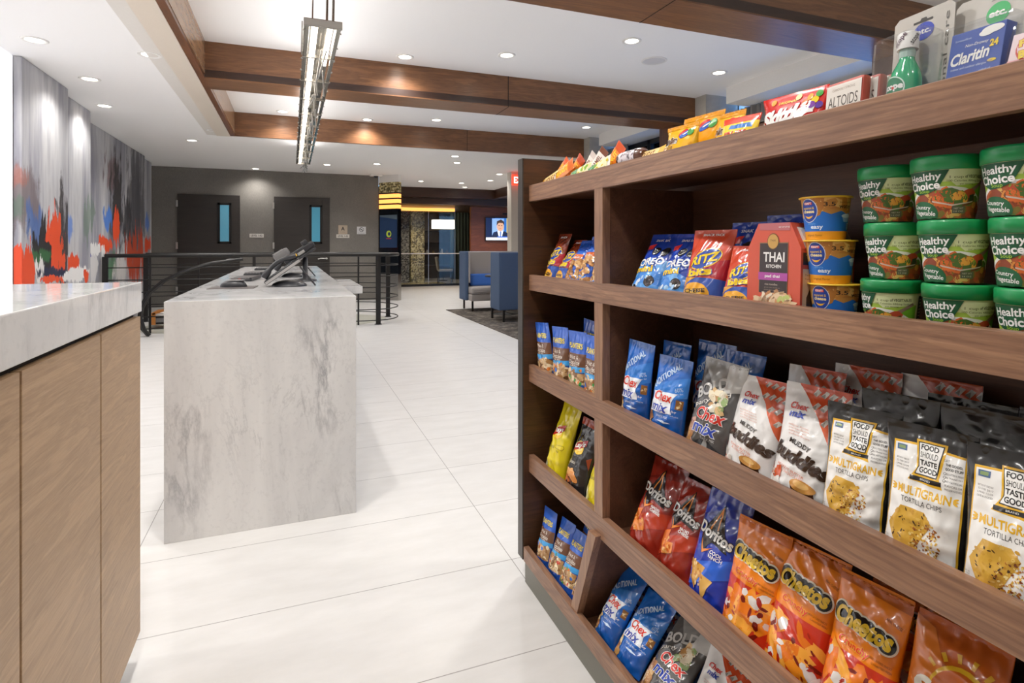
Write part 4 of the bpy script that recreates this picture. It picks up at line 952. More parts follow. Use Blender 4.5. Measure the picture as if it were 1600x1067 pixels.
a = Art(.38, .24, 2); a.text('EXIT', 0, .5, .8, .6, '#ffffff', bold=.03); b = MB(); a.emit(b, lambda X, Y, off: np.stack([X, np.full_like(X, -.0205)-off, Y], 1), lambda c: M['whiteglow'], maxedge=9); b.build('letters', o, fix=False)
b = MB(); b.box(-.02, .02, -.01, .01, .24, .32, M['whitetrim']); b.build('bracket', o)
# dark wood soffit, tv wall
st('trim_8', 2.35, 5.85, 16.1, 16.3, 2.70, H1+.4, M['darkwood']); st('trim_9', 5.70, 5.9, 9.7, 16.1, 2.72, H1, M['darkwood'])
st('trim_10', 2.35, 8, 16.3, 17.9, 2.52, 2.62, M['darkwood'])
st('ceiling', 2.0, 9, 16.3, 24, 2.62, 2.75, M['darkwood'])
st('ceiling', 5.8, 9, 9.0, 16.3, 2.75, 2.9, M['darkwood'])
st('wall_tv', 5.25, 8.2, 17.0, 17.15, 0, 2.52, M['redwood'])
st('wall_rear', 1.9, 8.2, 22.6, 22.8, 0, 2.75, M['darkwood']); st('wall_side', 1.96, 2.1, 14.1, 22.8, 0, 2.75, M['darkwood']); st('wall_side', 8.1, 8.3, 9.0, 22.8, 0, 2.75, M['darkwood'])
o = boxpart('cove_strip', 2.4, 4.9, 17.62, 17.75, 2.40, 2.50, M['amber'], None, .01); tag(o, 'amber glowing light cove above the glass partition', 'light')
o = boxpart('wall_vent', 6.3, 6.9, 16.97, 17.0, 2.3, 2.34, M['black']); tag(o, 'black slot vent on the red wood wall above the television', 'vent')
o = thing('television', 'flat television showing a man in a suit on the red wood wall', 'television', (6.35, 16.98, 1.46))
w, h = 1.3, .74
b = MB(); b.box(-w/2, w/2, -.05, 0, 0, h, M['blackpl'], .008); b.build('bezel', o)
a = Art(w-.04, h-.04, 5); a.rect(-.5, .5, 0, 1, '#2a62b0'); a.rect(-.5, -.26, 0, 1, '#101a3c'); a.rect(.05, .5, .2, 1, '#b9ab58'); a.rect(.1, .3, .3, .9, '#d8dccf'); a.rect(-.34, -.02, .15, .98, '#7fa3d6')
a.poly([(-.36, .12), (-.30, .36), (-.18, .42), (.0, .40), (.1, .3), (.14, .12)], '#1b2440'); a.poly([(-.2, .42), (-.04, .42), (-.08, .14), (-.16, .14)], '#dfe6f2'); a.poly([(-.13, .40), (-.09, .40), (-.1, .16), (-.13, .16)], '#4a6aa8')
a.ell(-.12, .62, .095, .22, '#c99a80'); a.poly([(-.22, .66), (-.21, .86), (-.1, .94), (-.02, .84), (-.02, .68), (-.06, .78), (-.16, .79)], '#3a2a22'); a.ell(-.155, .66, .016, .018, '#2a1c18'); a.ell(-.085, .66, .016, .018, '#2a1c18'); a.ell(-.12, .52, .035, .014, '#8d5548'); a.rect(-.5, .5, 0, .12, '#e9eef6'); a.rect(-.2, .5, .12, .17, '#2a58b8')
b = MB(); a.emit(b, lambda X, Y, off: np.stack([X, np.full_like(X, -.0505)-off, Y+.02], 1), lambda c: pmat('tv_'+c[1:], c, .3, emit=c, es=1.1), maxedge=9, step=.0008); b.build('picture', o, fix=False)
# glass partition and room behind
o = thing('glass_partition', 'frameless glass partition with black base and white band at the far end', 'partition', (2.4, 18, 0))
b = MB(); b.box(0, 3.6, 0, .012, .07, 2.52, M['glass']); b.build('glass_pane', o); boxpart('base_channel', 0, 3.6, -.03, .04, 0, .07, M['black'], o); boxpart('white_band', 0, 3.6, -.012, -.002, 1.035, 1.065, M['whitetrim'], o)
for x in (1.72, 2.6): boxpart('joint', x, x+.012, -.004, .016, .07, 2.52, M['steel'], o)
o = boxpart('mosaic_column', 3.2, 3.9, 20, 20.6, 0, 2.6, M['mosaic_grey'], None, .02); tag(o, 'grey mosaic column behind the glass partition, left one', 'column', 'mosaic columns')
o = boxpart('mosaic_column', 3.93, 4.42, 19.9, 20.5, 0, 2.6, M['mosaic_gold'], None, .02); tag(o, 'gold mosaic column behind the glass, right of the grey one', 'column', 'mosaic columns')
o = boxpart('mosaic_floor', 2.2, 5.0, 18.06, 19.8, .001, .006, M['mosaic_gold']); o['kind'] = 'structure'; o.name = 'floor_mosaic'  # gold reflection on the floor painted as a mosaic sheet
o = thing('display_shelf', 'dark wooden display shelves behind the glass partition', 'shelf', (5.35, 22.3, 0))
for z in (.5, .95, 1.45, 1.9): boxpart('shelf_board', -.75, .75, -.25, .25, z, z+.035, M['darkwood'], o)
for x in (-.75, .72): boxpart('side_panel', x, x+.03, -.25, .25, 0, 2.3, M['darkwood'], o)
for k, (x, h_, c) in enumerate(((-.3, .16, '#d8d2c4'), (-.05, .12, '#8a6a38'), (.3, .2, '#cfcac0'), (.5, .14, '#7a5a3a'))):
    b = MB(); b.lathe([(.04, 0), (.07, h_*.4), (.03, h_*.8), (.04, h_)], pmat('vase_%d' % k, c, .4), 20); tag(b.build('vase', loc=(5.35+x, 22.25, .985)), ['white vase on the dark display shelf, leftmost', 'brown vase on the dark display shelf, second from left', 'tall white vase on the dark display shelf', 'brown vase on the dark display shelf, rightmost'][k], 'vase', 'vases on the display shelf')
o = thing('floor_lamp', 'floor lamp with a rectangular glowing shade behind the glass partition', 'lamp', (5.28, 20.6, 0))
b = MB(); b.box(-.42, .42, -.12, .12, 1.93, 2.27, M['lampshade'], .02); b.build('lamp_shade', o); b = MB(); b.tube([(0, 0, .02), (0, 0, 1.95)], .012, M['black'], 8); b.build('pole', o); b = MB(); b.lathe([(.16, 0), (.16, .02), (0, .025)], M['black'], 24); b.build('base', o)
chair('cream armchair behind the glass partition, seen from its side', (5.05, 19.4, 0), R(70), pmat('cream_cloth', '#9d9384', .8), M['black'], 'chairs behind the glass'); chair('dark chair behind the glass partition beside the booth', (5.95, 19.6, 0), R(-80), pmat('dark_cloth', '#4a4038', .8), M['black'], 'chairs behind the glass')
f = MB(); V = []; F = []
for k in range(41):
    for z in (.02, 2.6): V.append((5.75+.9*k/40, 21.4+.05*math.sin(k*1.1), z))
for k in range(40): F.append((2*k, 2*k+2, 2*k+3, 2*k+1))
f.add(V, F, pmat('teal_curtain', '#4d5a52', .8, var=.3), True); tag(f.build('curtain'), 'green-grey curtain behind the glass partition, right of the lamp', 'curtain')
for x, y, z, e in ((4.0, 19.0, 2.4, 70), (5.2, 20.6, 2.4, 50), (4.5, 17.2, 2.4, 40), (6.2, 15.6, 2.7, 110)): spot(x, y, z, e, 140, 1., .1, (1, .8, .58))  # unseen warm lamps added to brighten the lounge and the room behind the glass
# ------------------------------------------------------------------ snack display shelf
XF, YE, YD, YN = .847, 1.996, 1.447, -.35      # front plane, far end, upright divider, near end
sh = thing('snack_shelf', 'walnut retail shelf unit with slanted front rails full of snacks', 'shelf unit', (1.0, 1.0, 0))
def sp(name, x0, x1, y0, y1, z0, z1, m, bev=.0015): return inp(name, x0, x1, y0, y1, z0, z1, m, sh, bev)
sp('end_panel', .822, 1.215, YE+.003, YE+.05, .085, 1.617, M['black_edge'])
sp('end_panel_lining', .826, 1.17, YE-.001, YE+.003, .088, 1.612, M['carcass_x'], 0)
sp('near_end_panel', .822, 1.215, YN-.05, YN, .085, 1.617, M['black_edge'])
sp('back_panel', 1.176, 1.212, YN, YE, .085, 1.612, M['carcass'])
sp('back_panel_cap', 1.172, 1.214, YN, YE, 1.612, 1.619, M['black_edge'])
sp('plinth', .832, 1.2, YN-.04, YE+.002, 0, .082, M['plinth'])
dv = MB(); x0, x1 = XF+.0008-1, 1.176-1
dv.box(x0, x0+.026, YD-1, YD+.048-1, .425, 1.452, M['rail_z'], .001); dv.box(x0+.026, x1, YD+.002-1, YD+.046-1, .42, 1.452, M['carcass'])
dv.build('upright_divider', sh)
dv = MB()
p = [(1.585, .10), (1.625, .10), (1.497, .43), (1.455, .43)]
dv.prism([(y-1, z) for y, z in p], .829-1, .853-1, M['rail_z'], 'X'); dv.prism([(y-1, z) for y, z in p], .853-1, 1.176-1, M['carcass'], 'X'); dv.build('slanted_divider', sh)
LV = {1: (1.451, 1.513, XF, 1.487), 2: (1.113, 1.172, XF, 1.130), 3: (.764, .829, XF, .788), 4: (.419, .485, XF, .443), 5: (.083, .137, .825, .103)}
for k, (z0, z1, xf, zb) in LV.items():
    sp('front_rail', xf, xf+.021, YN, YE-.001, z0, z1, M['rail'])
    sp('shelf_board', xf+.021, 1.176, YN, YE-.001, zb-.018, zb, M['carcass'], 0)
R1, R2, R3, R4, R5 = (LV[k][3]+.0005 for k in (1, 2, 3, 4, 5))

# --- second tier, left bay
G = 'red cracker bags in the small upper bay'
bag('cracker_bag', 'cracker_brown', 1.925, .905, R2, .095, .205, .05, 17, 'brown-red cracker bag next to the shelf end panel, upper left bay', 'snack bag', shear=.12)
bag('cracker_bag', 'cracker_brown', 1.845, .905, R2, .09, .192, .05, 26, 'brown-red cracker bag leaning back, second from the shelf end panel', 'snack bag', shear=.1)
bag('cookie_bag', 'cookie_blue', 1.765, .905, R2, .088, .186, .05, 24, 'blue cookie bag in the small upper bay, nearest the brown cracker bags', 'snack bag')
bag('cookie_bag', 'cookie_blue', 1.678, .905, R2, .09, .196, .05, 21, 'blue cookie bag in the small upper bay, between two like it', 'snack bag')
bag('cookie_bag', 'cookie_blue', 1.585, .905, R2, .09, .19, .05, 20, 'blue cookie bag in the small upper bay, against the upright divider', 'snack bag')
# --- second tier, right bay
bag('cookie_bag', 'sandwich', 1.325, .905, R2, .112, .206, .055, 27, 'royal blue sandwich cookie bag nearest the upright divider, second tier', 'snack bag')
bag('cookie_bag', 'sandwich', 1.205, .905, R2, .105, .201, .055, 25, 'royal blue sandwich cookie bag partly behind the red cracker bag', 'snack bag')
bag('cracker_bag', 'cracker', 1.085, .90, R2, .122, .198, .06, 17, 'red cheese cracker bag standing in front of blue bags, second tier', 'snack bag')
bag('cracker_bag', 'cracker', .966, .905, R2, .105, .160, .05, 20, 'shorter red cheese cracker bag squeezed beside the noodle box', 'snack bag')
bag('cookie_bag', 'sandwich', 1.06, 1.0, R2, .13, .215, .05, 14, 'royal blue bag standing behind the red cheese cracker bag', 'snack bag')
bag('cookie_bag', 'sandwich', .95, 1.015, R2, .135, .225, .05, 10, 'dark blue bag standing behind the noodle box', 'snack bag')
# --- third tier, left bay: trail mix
def trail(Y, X, Z, lean, label, roll=0., H=.208, W=.112, yaw=0., shear=0.): return bag('trail_mix_bag', 'trail', Y, X, Z, W, H, .05, lean, label, 'snack bag', roll=roll, yaw=yaw, shear=shear)
trail(1.915, .893, R3, -4, 'blue trail mix bag beside the shelf end panel, third tier', -5, shear=-.12)
trail(1.790, .893, R3, -2, 'blue trail mix bag, second from the shelf end panel, third tier', -4, W=.115)
trail(1.675, .893, R3, 0, 'blue trail mix bag, third from the shelf end panel, third tier', -3, W=.118)
trail(1.56, .893, R3, 0, 'blue trail mix bag half hidden by the upright divider, third tier', 0)
trail(1.74, .965, R3, 2, 'dark blue trail mix bag in the second row behind, third tier', 3, .235); trail(1.60, .985, R3, 4, 'dark blue trail mix bag farthest back behind the upright divider, third tier', 3, .245)
# --- third tier, right bay
def mixb(Y, X, Z, W, H, lean, label, **k): return bag('snack_mix_bag', 'mix', Y, X, Z, W, H, .062, lean, label, 'snack bag', **k)
mixb(1.345, .895, R3, .112, .226, 4, 'bright blue snack mix bag nearest the upright divider, third tier', roll=2)
mixb(1.210, .895, R3, .126, .206, 10, 'bright blue snack mix bag beside the grey one, third tier')
mixb(1.295, .975, R3, .11, .226, 6, 'blue snack mix bag in the second row between two front blue ones')
mixb(1.19, 1.02, R3, .13, .24, 6, 'blue snack mix bag in shadow behind the front blue one, third tier'); mixb(1.075, 1.0, R3, .12, .235, 8, 'dark blue bag peeking out behind the grey snack mix bag, third tier')
bag('snack_mix_bag', 'bold', 1.068, .897, R3, .13, .228, .062, 16, 'dark grey snack mix bag with clear silver corner, third tier', 'snack bag', roll=3)
bag('snack_mix_bag', 'peanut', .935, .90, R3, .128, .214, .066, 20, 'white and orange snack mix bag beside the grey one, third tier', 'snack bag', roll=1)
bag('snack_mix_bag', 'peanut', .806, .897, R3, .132, .226, .068, 18, 'white and orange snack mix bag next to the tortilla chips, third tier', 'snack bag')
bag('snack_mix_bag', 'peanut', .88, .99, R3, .125, .238, .05, 14, 'orange-topped snack mix bag in the second row behind the white ones', 'snack bag'); bag('snack_mix_bag', 'peanut', .80, 1.04, R3, .13, .25, .05, 12, 'orange-topped snack mix bag in the third row behind the white ones', 'snack bag')
bag('snack_mix_bag', 'peanut', .68, 1.075, R3, .13, .25, .045, 10, 'orange-topped snack mix bag at the back behind the black tortilla bags', 'snack bag')
bag('tortilla_bag', 'tortilla', .688, .895, R3, .122, .214, .06, 9, 'black and white tortilla chip bag nearest the white snack mix bags', 'snack bag')
bag('tortilla_bag', 'tortilla', .574, .893, R3, .122, .214, .06, 8, 'black and white tortilla chip bag in the middle of three', 'snack bag')
bag('tortilla_bag', 'tortilla', .462, .893, R3, .118, .212, .06, 10, 'black and white tortilla chip bag cut off by the right picture edge', 'snack bag')
for k, (y, x) in enumerate(((.68, .97), (.60, 1.03), (.54, .965), (.47, 1.04), (.42, .98))):
    bag('tortilla_bag', 'tortilla', y, x, R3, .125, .232+.004*k, .04, 10, ('plain black tops of tortilla bags behind the first front one', 'black tortilla bag in the back row left of centre', 'black tortilla bag right behind the middle front one', 'black tortilla bag in the back row right of centre', 'black tortilla bag behind the rightmost front one')[k], 'snack bag', art=False)
# --- fourth tier, left bay
bag('chip_bag', 'potato', 1.862, .897, R4, .128, .258, .075, 15, 'yellow potato chip bag in the small lower bay', 'snack bag', roll=2)
bag('chip_bag', 'bbq', 1.712, .897, R4, .132, .246, .075, 18, 'black barbecue chip bag beside the yellow one', 'snack bag')
bag('chip_bag', 'potato', 1.57, .897, R4, .128, .24, .07, 18, 'yellow chip bag mostly hidden behind the upright divider', 'snack bag')
# --- fourth tier, right bay
bag('chip_bag', 'nacho', 1.317, .90, R4, .138, .248, .075, 25, 'red tortilla chip bag in the corner by the upright divider', 'snack bag')
bag('chip_bag', 'nacho', 1.19, .90, R4, .126, .238, .07, 27, 'red tortilla chip bag squeezed beside the blue one', 'snack bag')
bag('chip_bag', 'ranch', 1.055, .897, R4, .128, .256, .075, 19, 'deep blue tortilla chip bag between red and orange bags', 'snack bag')
bag('chip_bag', 'puff', .940, .897, R4, .130, .238, .07, 17, 'orange cheese puff bag next to the deep blue chip bag', 'snack bag')
bag('chip_bag', 'puff', .822, .90, R4, .130, .244, .07, 22, 'orange cheese puff bag in the middle of three in front', 'snack bag')
bag('chip_bag', 'puff', .704, .90, R4, .126, .242, .07, 23, 'orange cheese puff bag next to the sun-printed bag', 'snack bag')
bag('chip_bag', 'sun', .572, .905, R4, .132, .245, .075, 27, 'rust orange chip bag with a yellow sun at the lower right corner', 'snack bag')
bag('chip_bag', 'puff', .70, .995, R4, .13, .245, .05, 22, 'orange cheese puff bag in the second row behind the front three', 'snack bag'); bag('chip_bag', 'puff', .60, 1.0, R4, .13, .245, .05, 22, 'orange bag in shadow behind the sun-printed chip bag', 'snack bag')
bag('chip_bag', 'bbq', .50, .99, R4, .13, .25, .05, 22, 'black chip bag in shadow at the lower right corner', 'snack bag')
# --- bottom tier
def trailb(Y, lean, label, roll=0., X=.872, H=.196): return trail(Y, X, R5, lean, label, roll, H=H, W=.096)
trailb(1.915, 12, 'blue trail mix bag beside the shelf end panel, bottom tier', -4, H=.192); trailb(1.818, 20, 'blue trail mix bag, second from the shelf end panel, bottom tier', -4)
trailb(1.728, 22, 'blue trail mix bag, third from the shelf end panel, bottom tier', -4); trailb(1.645, 25, 'blue trail mix bag against the slanted divider, bottom tier', 0)
trailb(1.79, 18, 'dark blue trail mix bag in the second row, bottom tier', 2, .955, .225); trailb(1.69, 20, 'dark blue trail mix bag farthest back, bottom tier', 2, .965, .235)
mixb(1.475, .872, R5, .106, .216, 33, 'bright blue snack mix bag beside the slanted divider, bottom tier', roll=2)
mixb(1.36, .872, R5, .122, .204, 40, 'bright blue snack mix bag in the middle of the bottom tier')
mixb(1.435, .962, R5, .106, .22, 30, 'blue snack mix bag in the second row of the bottom tier'); mixb(1.36, .985, R5, .12, .215, 34, 'dark blue snack mix bag behind the middle one, bottom tier')
bag('snack_mix_bag', 'bold', 1.225, .876, R5, .135, .23, .062, 44, 'dark grey snack mix bag leaning far back, bottom tier', 'snack bag', roll=2)
bag('snack_mix_bag', 'peanut', 1.08, .876, R5, .132, .215, .062, 42, 'white and orange snack mix bag at the bottom picture edge', 'snack bag')
mixb(1.25, .985, R5, .125, .215, 36, 'dark blue snack mix bag behind the leaning grey one, bottom tier')

# ------------------------------------------------------------------ noodle boxes, pasta cups, soup cups
def flatmap(d): return lambda X, Y, off: np.stack([X, np.full_like(X, -d)-off, Y], 1)
def noodle_box(label, loc, rz, lean=0.):
    W, H, D = .134, .196, .05; o = thing('noodle_box', label, 'food box', loc, (R(-lean), 0, rz), 'red noodle boxes')
    b = MB(); out = [(-.5, 0), (.5, 0), (.5, .74), (.30, 1), (-.30, 1), (-.5, .74)]
    b.prism([(u*W, v*H) for u, v in out], -D/2, D/2, card('#d2543c'), 'Y')
    a = Art(W, H, 9)
    a.poly([(-.27, 1), (.3, 1), (.3, .92), (-.27, .93)], '#b9656a'); a.rect(-.26, .28, .28, .80, '#8a6a48'); a.rect(-.25, .27, .28, .79, '#33282a')
    a.ell(.0, .81, .11, .085, '#5a3a1c'); a.ell(.0, .81, .10, .075, '#c99a4e'); a.text('THAI', .0, .82, .1, .02, '#5a3a1c')
    a.text('THAI', .02, .65, .40, .10, WH, bold=.02); a.text('KITCHEN', .02, .555, .28, .035, WH, bold=.02)
    a.rect(-.27, .28, .41, .49, '#b04aa0'); a.text('pad thai', .0, .45, .28, .04, WH, bold=.02); a.text('rice noodles', -.02, .37, .24, .02, '#d8c8b8')
    for k in range(3): a.text('gluten free noodle kit', .0, .335-.025*k, .3, .013, '#a8988a')
    a.text('NET WT 9.77 OZ', .2, .955, .2, .015, WH)
    a.ell(.05, .10, .40, .17, '#2b2424'); a.ell(.05, .125, .375, .16, '#e0b98e'); a.blobs(-.3, .4, .02, .27, 120, .05, ['#e6b98a', '#f0d0a8', '#d69a68', '#f4e2c6', '#c98a58'], inside=lambda u, v: ((u-.05)/.36)**2+((v-.125)/.155)**2 < 1, asp=2.4)
    a.blobs(.1, .3, .22, .27, 3, .035, ['#c8d27a', '#a9b95a'])
    a.emit(b, flatmap(D/2), card, maxedge=9); o2 = b.build('carton', o, fix=False)
    b = MB(); a = Art(D, H, 4); a.rect(-.4, .4, .58, .7, '#2b2022'); a.text('THAI', 0, .66, .5, .035, WH); a.rect(-.4, .4, .08, .54, '#d9bfa2'); a.text('The heart of', 0, .48, .6, .02, '#6a4a38'); a.text('Thai cooking', 0, .44, .6, .02, '#6a4a38'); a.poly([(-.2, .12), (.2, .12), (.2, .26), (0, .36), (-.2, .26)], '#3a2a26')
    a.emit(b, lambda X, Y, off: np.stack([np.full_like(X, W/2)+off, X, Y], 1), card, maxedge=9); b.build('side_print', o, fix=False)
    b = MB(); V = [(.0, 0)]; b.prism([(W*.5, H*.72), (W*.5, H*.8), (W*.40, H*.93), (W*.3, H*.97), (-W*.3, H*.97), (-W*.40, H*.93), (-W*.5, H*.8), (-W*.5, H*.72)], -D/2+.012, D/2-.006, pmat('box_tray', '#cfc9c2', .3), 'Y'); b.build('inner_tray', o); return o
noodle_box('red noodle box facing forward on the second tier', (.925, .872, R2), R(-90), 2); noodle_box('red noodle box directly behind the front one', (.983, .845, R2), R(-90), 2)

def cyl(Rb, Rt, H, z0=0.):
    Rm = (Rb+Rt)/2
    def f(X, Y, off):
        Y = np.clip(Y, 0, H); t = Y/H; r = Rb+(Rt-Rb)*t+off; a = X/Rm
        return np.stack([r*np.sin(a), -r*np.cos(a), z0+Y], 1)
    return f
def soup_art(C, H):
    a = Art(C, H, 12)         # C = half circumference; u -.5...5 spans the front half
    a.rect(-.72, .5, 0, 1, '#a9c94a'); a.rect(-.72, .5, .75, 1, '#d2dc9c'); a.poly([(-.1, 1), (.5, 1), (.5, .74), (.1, .66)], '#dbe3ae'); a.poly([(.15, .5), (.5, .72), (.5, .3)], '#6fb52c')
    a.rect(.5, .98, 0, 1, '#cfd3b4'); a.rect(.54, .96, .06, .94, '#3f4a3a')
    for k in range(11): a.rect(.57, .93, .10+.075*k, .115+.075*k, '#c9ccb0')
    a.ell(-.02, .18, .50, .48, '#efede8'); a.ell(-.02, .15, .47, .44, '#a8522a'); a.poly([(-.48, .12), (.44, .12), (.36, 0), (-.42, 0)], '#8a4526')
    a.blobs(-.46, .42, .0, .42, 46, .06, ['#c4622c', '#d98a3a', '#8a3d20', '#7a6a2a', '#b8492a', '#5c7a35', '#d9b05a'], inside=lambda u, v: ((u+.02)/.46)**2+((v-.12)/.42)**2 < 1, asp=1.15)
    a.poly([(.22, .56), (.26, .50), (.46, .74), (.44, .79)], '#8d7466'); a.ell(.08, .38, .24, .15, '#6d3a22')
    a.blobs(-.12, .28, .30, .56, 34, .06, ['#e08a2a', '#d9662a', '#e8a23a', '#7f9a34', '#4a6a2a', '#b8452a', '#3f3420'], inside=lambda u, v: ((u-.08)/.22)**2+((v-.43)/.13)**2 < 1, asp=1.1)
    a.poly([(-.14, .34), (.06, .25), (.28, .32), (.3, .35), (.06, .28), (-.14, .37)], '#c9b7a8'); a.poly([(.24, .46), (.3, .5), (.3, .36), (.24, .33)], '#26331f')
    a.poly([(-.46, .99), (.03, .99), (-.02, .80), (-.08, .60), (-.18, .52), (-.30, .50), (-.40, .60), (-.46, .78)], '#12502f')
    a.text('Healthy', -.225, .84, .37, .20, WH, rot=3, shear=.05, bold=.02); a.text('Choice', -.235, .685, .36, .17, WH, rot=3, bold=.03); a.text('Soup', -.22, .56, .12, .09, '#a6d03a', bold=.0)
    a.text('1 cup', .1, .83, .13, .07, '#4b5a1e'); a.text('of VEGETABLES', .30, .845, .24, .065, '#33401a', bold=.02); a.text('100 Calories 480mg Sodium', .22, .755, .42, .055, '#5a6a2a'); a.text('per serving', .2, .69, .14, .04, '#5a6a2a')
    a.ell(-.27, .10, .19, .27, '#1f5f3a'); a.text('Country', -.28, .235, .24, .11, WH, rot=-6, bold=.01); a.text('Vegetable', -.25, .11, .28, .12, WH, rot=-6, bold=.01)
    a.rect(.06, .2, .1, .24, '#5a5a45'); a.text('NET WT', .13, .2, .1, .03, '#cfc9a8'); a.text('14 OZ', .13, .14, .1, .03, '#cfc9a8'); return a
def make_soup(label):
    o = thing('soup_cup', label, 'soup cup', group='green-lidded soup cups')
    Rb, Rt, H = .034, .0425, .072
    b = MB(); b.lathe([(Rb-.002, 0), (Rb, .002), (Rt, H), (Rt, H+.002)], pmat('cup_white', '#e6e4da', .35), 56); f = cyl(Rb+.0002, Rt, H)
    soup_art(PI*(Rb+Rt)/2, H).emit(b, f, card, maxedge=.006, step=.00014, base=.0003); b.build('cup_body', o, fix=False)
    b = MB(); g = pmat('lid_green', '#159250', .3, coat=.2); b.lathe([(Rt+.0005, .072), (Rt+.003, .0725), (Rt+.0032, .090), (Rt+.0018, .0935), (.040, .0938), (.0385, .0918), (.030, .0905), (.0, .0905)], g, 64); b.build('lid', o)
    return o
s0 = None; SP = .0955
cols = [(.668, .958, 3, 'left'), (.562, .935, 2, 'middle'), (.463, .932, 1, 'right')]
for ci, (y, x, tw, nm) in enumerate(cols):
    for k in range(3):
        lab = '%s green-lidded soup cup in the %s stack of three' % (('bottom', 'middle', 'top')[k], {'left': 'left, beside the pasta cups,', 'middle': 'central', 'right': 'rightmost'}[nm])
        rz = R(((-90, -62, -62), (-56, -58, -59), (-62, -63, -64))[ci][k])
        p = (x+(.0, .004, -.002)[k], y+(.0, -.003, .004)[k]-(.012 if (k == 0 and ci > 0) else 0), R2+SP*k)
        if s0 is None: s0 = make_soup(lab); s0.location = p; s0.rotation_euler = (0, 0, rz)
        else: dup(s0, p, (0, 0, rz), lab)
def make_pasta(label):
    o = thing('pasta_cup', label, 'pasta cup', group='blue and orange pasta cups')
    Rb, Rt, H = .032, .041, .0775; b = MB(); b.lathe([(Rb-.002, 0), (Rb, .002), (Rt, H)], pmat('cup_yellow', '#f0a81e', .35), 56)
    a = Art(PI*(Rb+Rt)/2, H, 21); a.rect(-.75, .5, .66, 1, '#c07a35'); a.rect(-.75, .5, .2, .72, '#1f6fd0'); a.rect(-.75, .5, 0, .2, '#f0a01c')
    a.poly([(-.75, .72), (.5, .72), (.5, .66), (.3, .62), (.2, .68), (.05, .60), (-.1, .7), (-.75, .66)], '#c98a3e'); a.blobs(-.7, .48, .68, .98, 46, .07, ['#d99a4a', '#e3b063', '#b87430', '#c98538'], asp=2.2)
    a.ell(-.28, .70, .15, .29, '#dfe6f2'); a.ell(-.28, .70, .14, .275, '#1d3f9a'); a.rect(-.35, -.21, .84, .9, '#d8352a'); a.text('KRAFT', -.28, .87, .12, .05, WH, bold=.02); a.text('macaroni &', -.28, .76, .2, .06, '#f4c63a', bold=.01); a.text('cheese', -.28, .68, .2, .08, '#f6e2a0', bold=.03)
    a.poly([(-.36, .58), (-.32, .52), (-.28, .505), (-.24, .52), (-.2, .58), (-.24, .56), (-.28, .55), (-.32, .56)], '#f4b322')
    a.text('3.5', .03, .84, .16, .10, '#2a1c10', bold=.02); a.text('just add', .27, .88, .2, .05, '#5a3418'); a.text('water', .28, .78, .24, .09, '#2a1c10', bold=.02)
    a.text('simply', -.24, .38, .14, .07, '#6ab0ee'); a.text('easy', -.16, .28, .2, .10, '#e9f2fb', bold=.02); a.text('original flavor', -.22, .10, .3, .07, '#9a5a10')
    a.poly([(.22, .56), (.42, .56), (.38, .42), (.26, .42)], '#8fb6e8'); a.ell(.32, .56, .11, .05, '#cfe0f5'); a.rect(.36, .46, .24, .4, '#a8c6ea'); a.text('220', .41, .34, .08, .06, '#1d3f9a')
    a.rect(.5, .99, .0, 1, '#cdb26a'); a.rect(.53, .96, .05, .96, '#2b2a20')
    for k in range(11): a.rect(.56, .9, .1+.075*k, .12+.075*k, '#c9b98a')
    a.emit(b, cyl(Rb+.0002, Rt, H), card, maxedge=.006, step=.00014, base=.0003); b.build('cup_body', o, fix=False)
    b = MB(); b.lathe([(Rt, H-.0005), (Rt+.0045, H), (Rt+.005, H+.0018), (Rt+.0035, H+.003), (0, H+.003)], pmat('lid_yellow', '#f3c53a', .35), 56); b.build('foil_lid', o)
    return o
q0 = make_pasta('bottom pasta cup of the blue and orange stack, its lid tab sticking out'); q0.location = (.955, .775, R2); q0.rotation_euler = (0, 0, R(-38))
b = MB(); b.box(-.045, .0, -.010, .010, .0775, .084, pmat('lid_yellow', '#f3c53a', .35), .003, Matrix.Rotation(R(-40), 4, 'Z') @ Matrix.Translation((-.018, -.01, -.003))); tb = b.build('lid_tab', q0)
q1 = make_pasta('middle pasta cup of the blue and orange stack'); q1.location = (.948, .778, R2+.0810); q1.rotation_euler = (0, 0, R(-38))
dup(q1, (.942, .783, R2+.1620), (0, 0, R(-46)), 'top pasta cup of the blue and orange stack beside the soup')

# ------------------------------------------------------------------ top of the unit: candy, tins, blister packs
def pouch(name, W, H, T, base, items, loc, rot, label, seed, cat='candy'):
    a = Art(W, H, seed); items(a); f = bag_surface(W, H, T, seed, 0, .6); o = bag_mesh(name, W, H, T, a, base, seed, nu=16, nv=22, wr=.6)
    o.location = loc; o.rotation_euler = rot; return tag(o, label, cat, {'candy_bar': 'candy bars on the shelf top', 'candy_pouch': 'candy pouches on the shelf top'}.get(name))
def RT(yaw, lean, roll): return (Euler((0, 0, R(-90+yaw))).to_matrix() @ Euler((R(-lean), 0, 0)).to_matrix() @ Euler((0, R(roll), 0)).to_matrix()).to_euler()
def bar(name, L, wd, base, items, loc, yaw, lean, roll, label, seed):      # candy bar: long pouch lying on its side
    return pouch(name, wd, L, .018, base, items, loc, RT(yaw, lean, roll), label, seed)
def it_or(a): a.rect(-.5, .5, .2, .8, '#e8842a'); a.text('PEANUT', 0, .5, 1.2, .2, '#f4d33a', rot=90, bold=.03); a.rect(-.5, .5, .1, .18, '#f3e9d8')
def it_wh(a): a.rect(-.5, .5, .15, .85, '#e9dfd6'); a.text('CARAMEL', 0, .5, 1.3, .2, '#7a4a3a', rot=90, bold=.03)
def it_yl(a): a.rect(-.4, .4, .15, .85, '#f2cf8a'); a.text('NOUGAT', 0, .5, 1.2, .2, '#7a3a1c', rot=90, bold=.02)
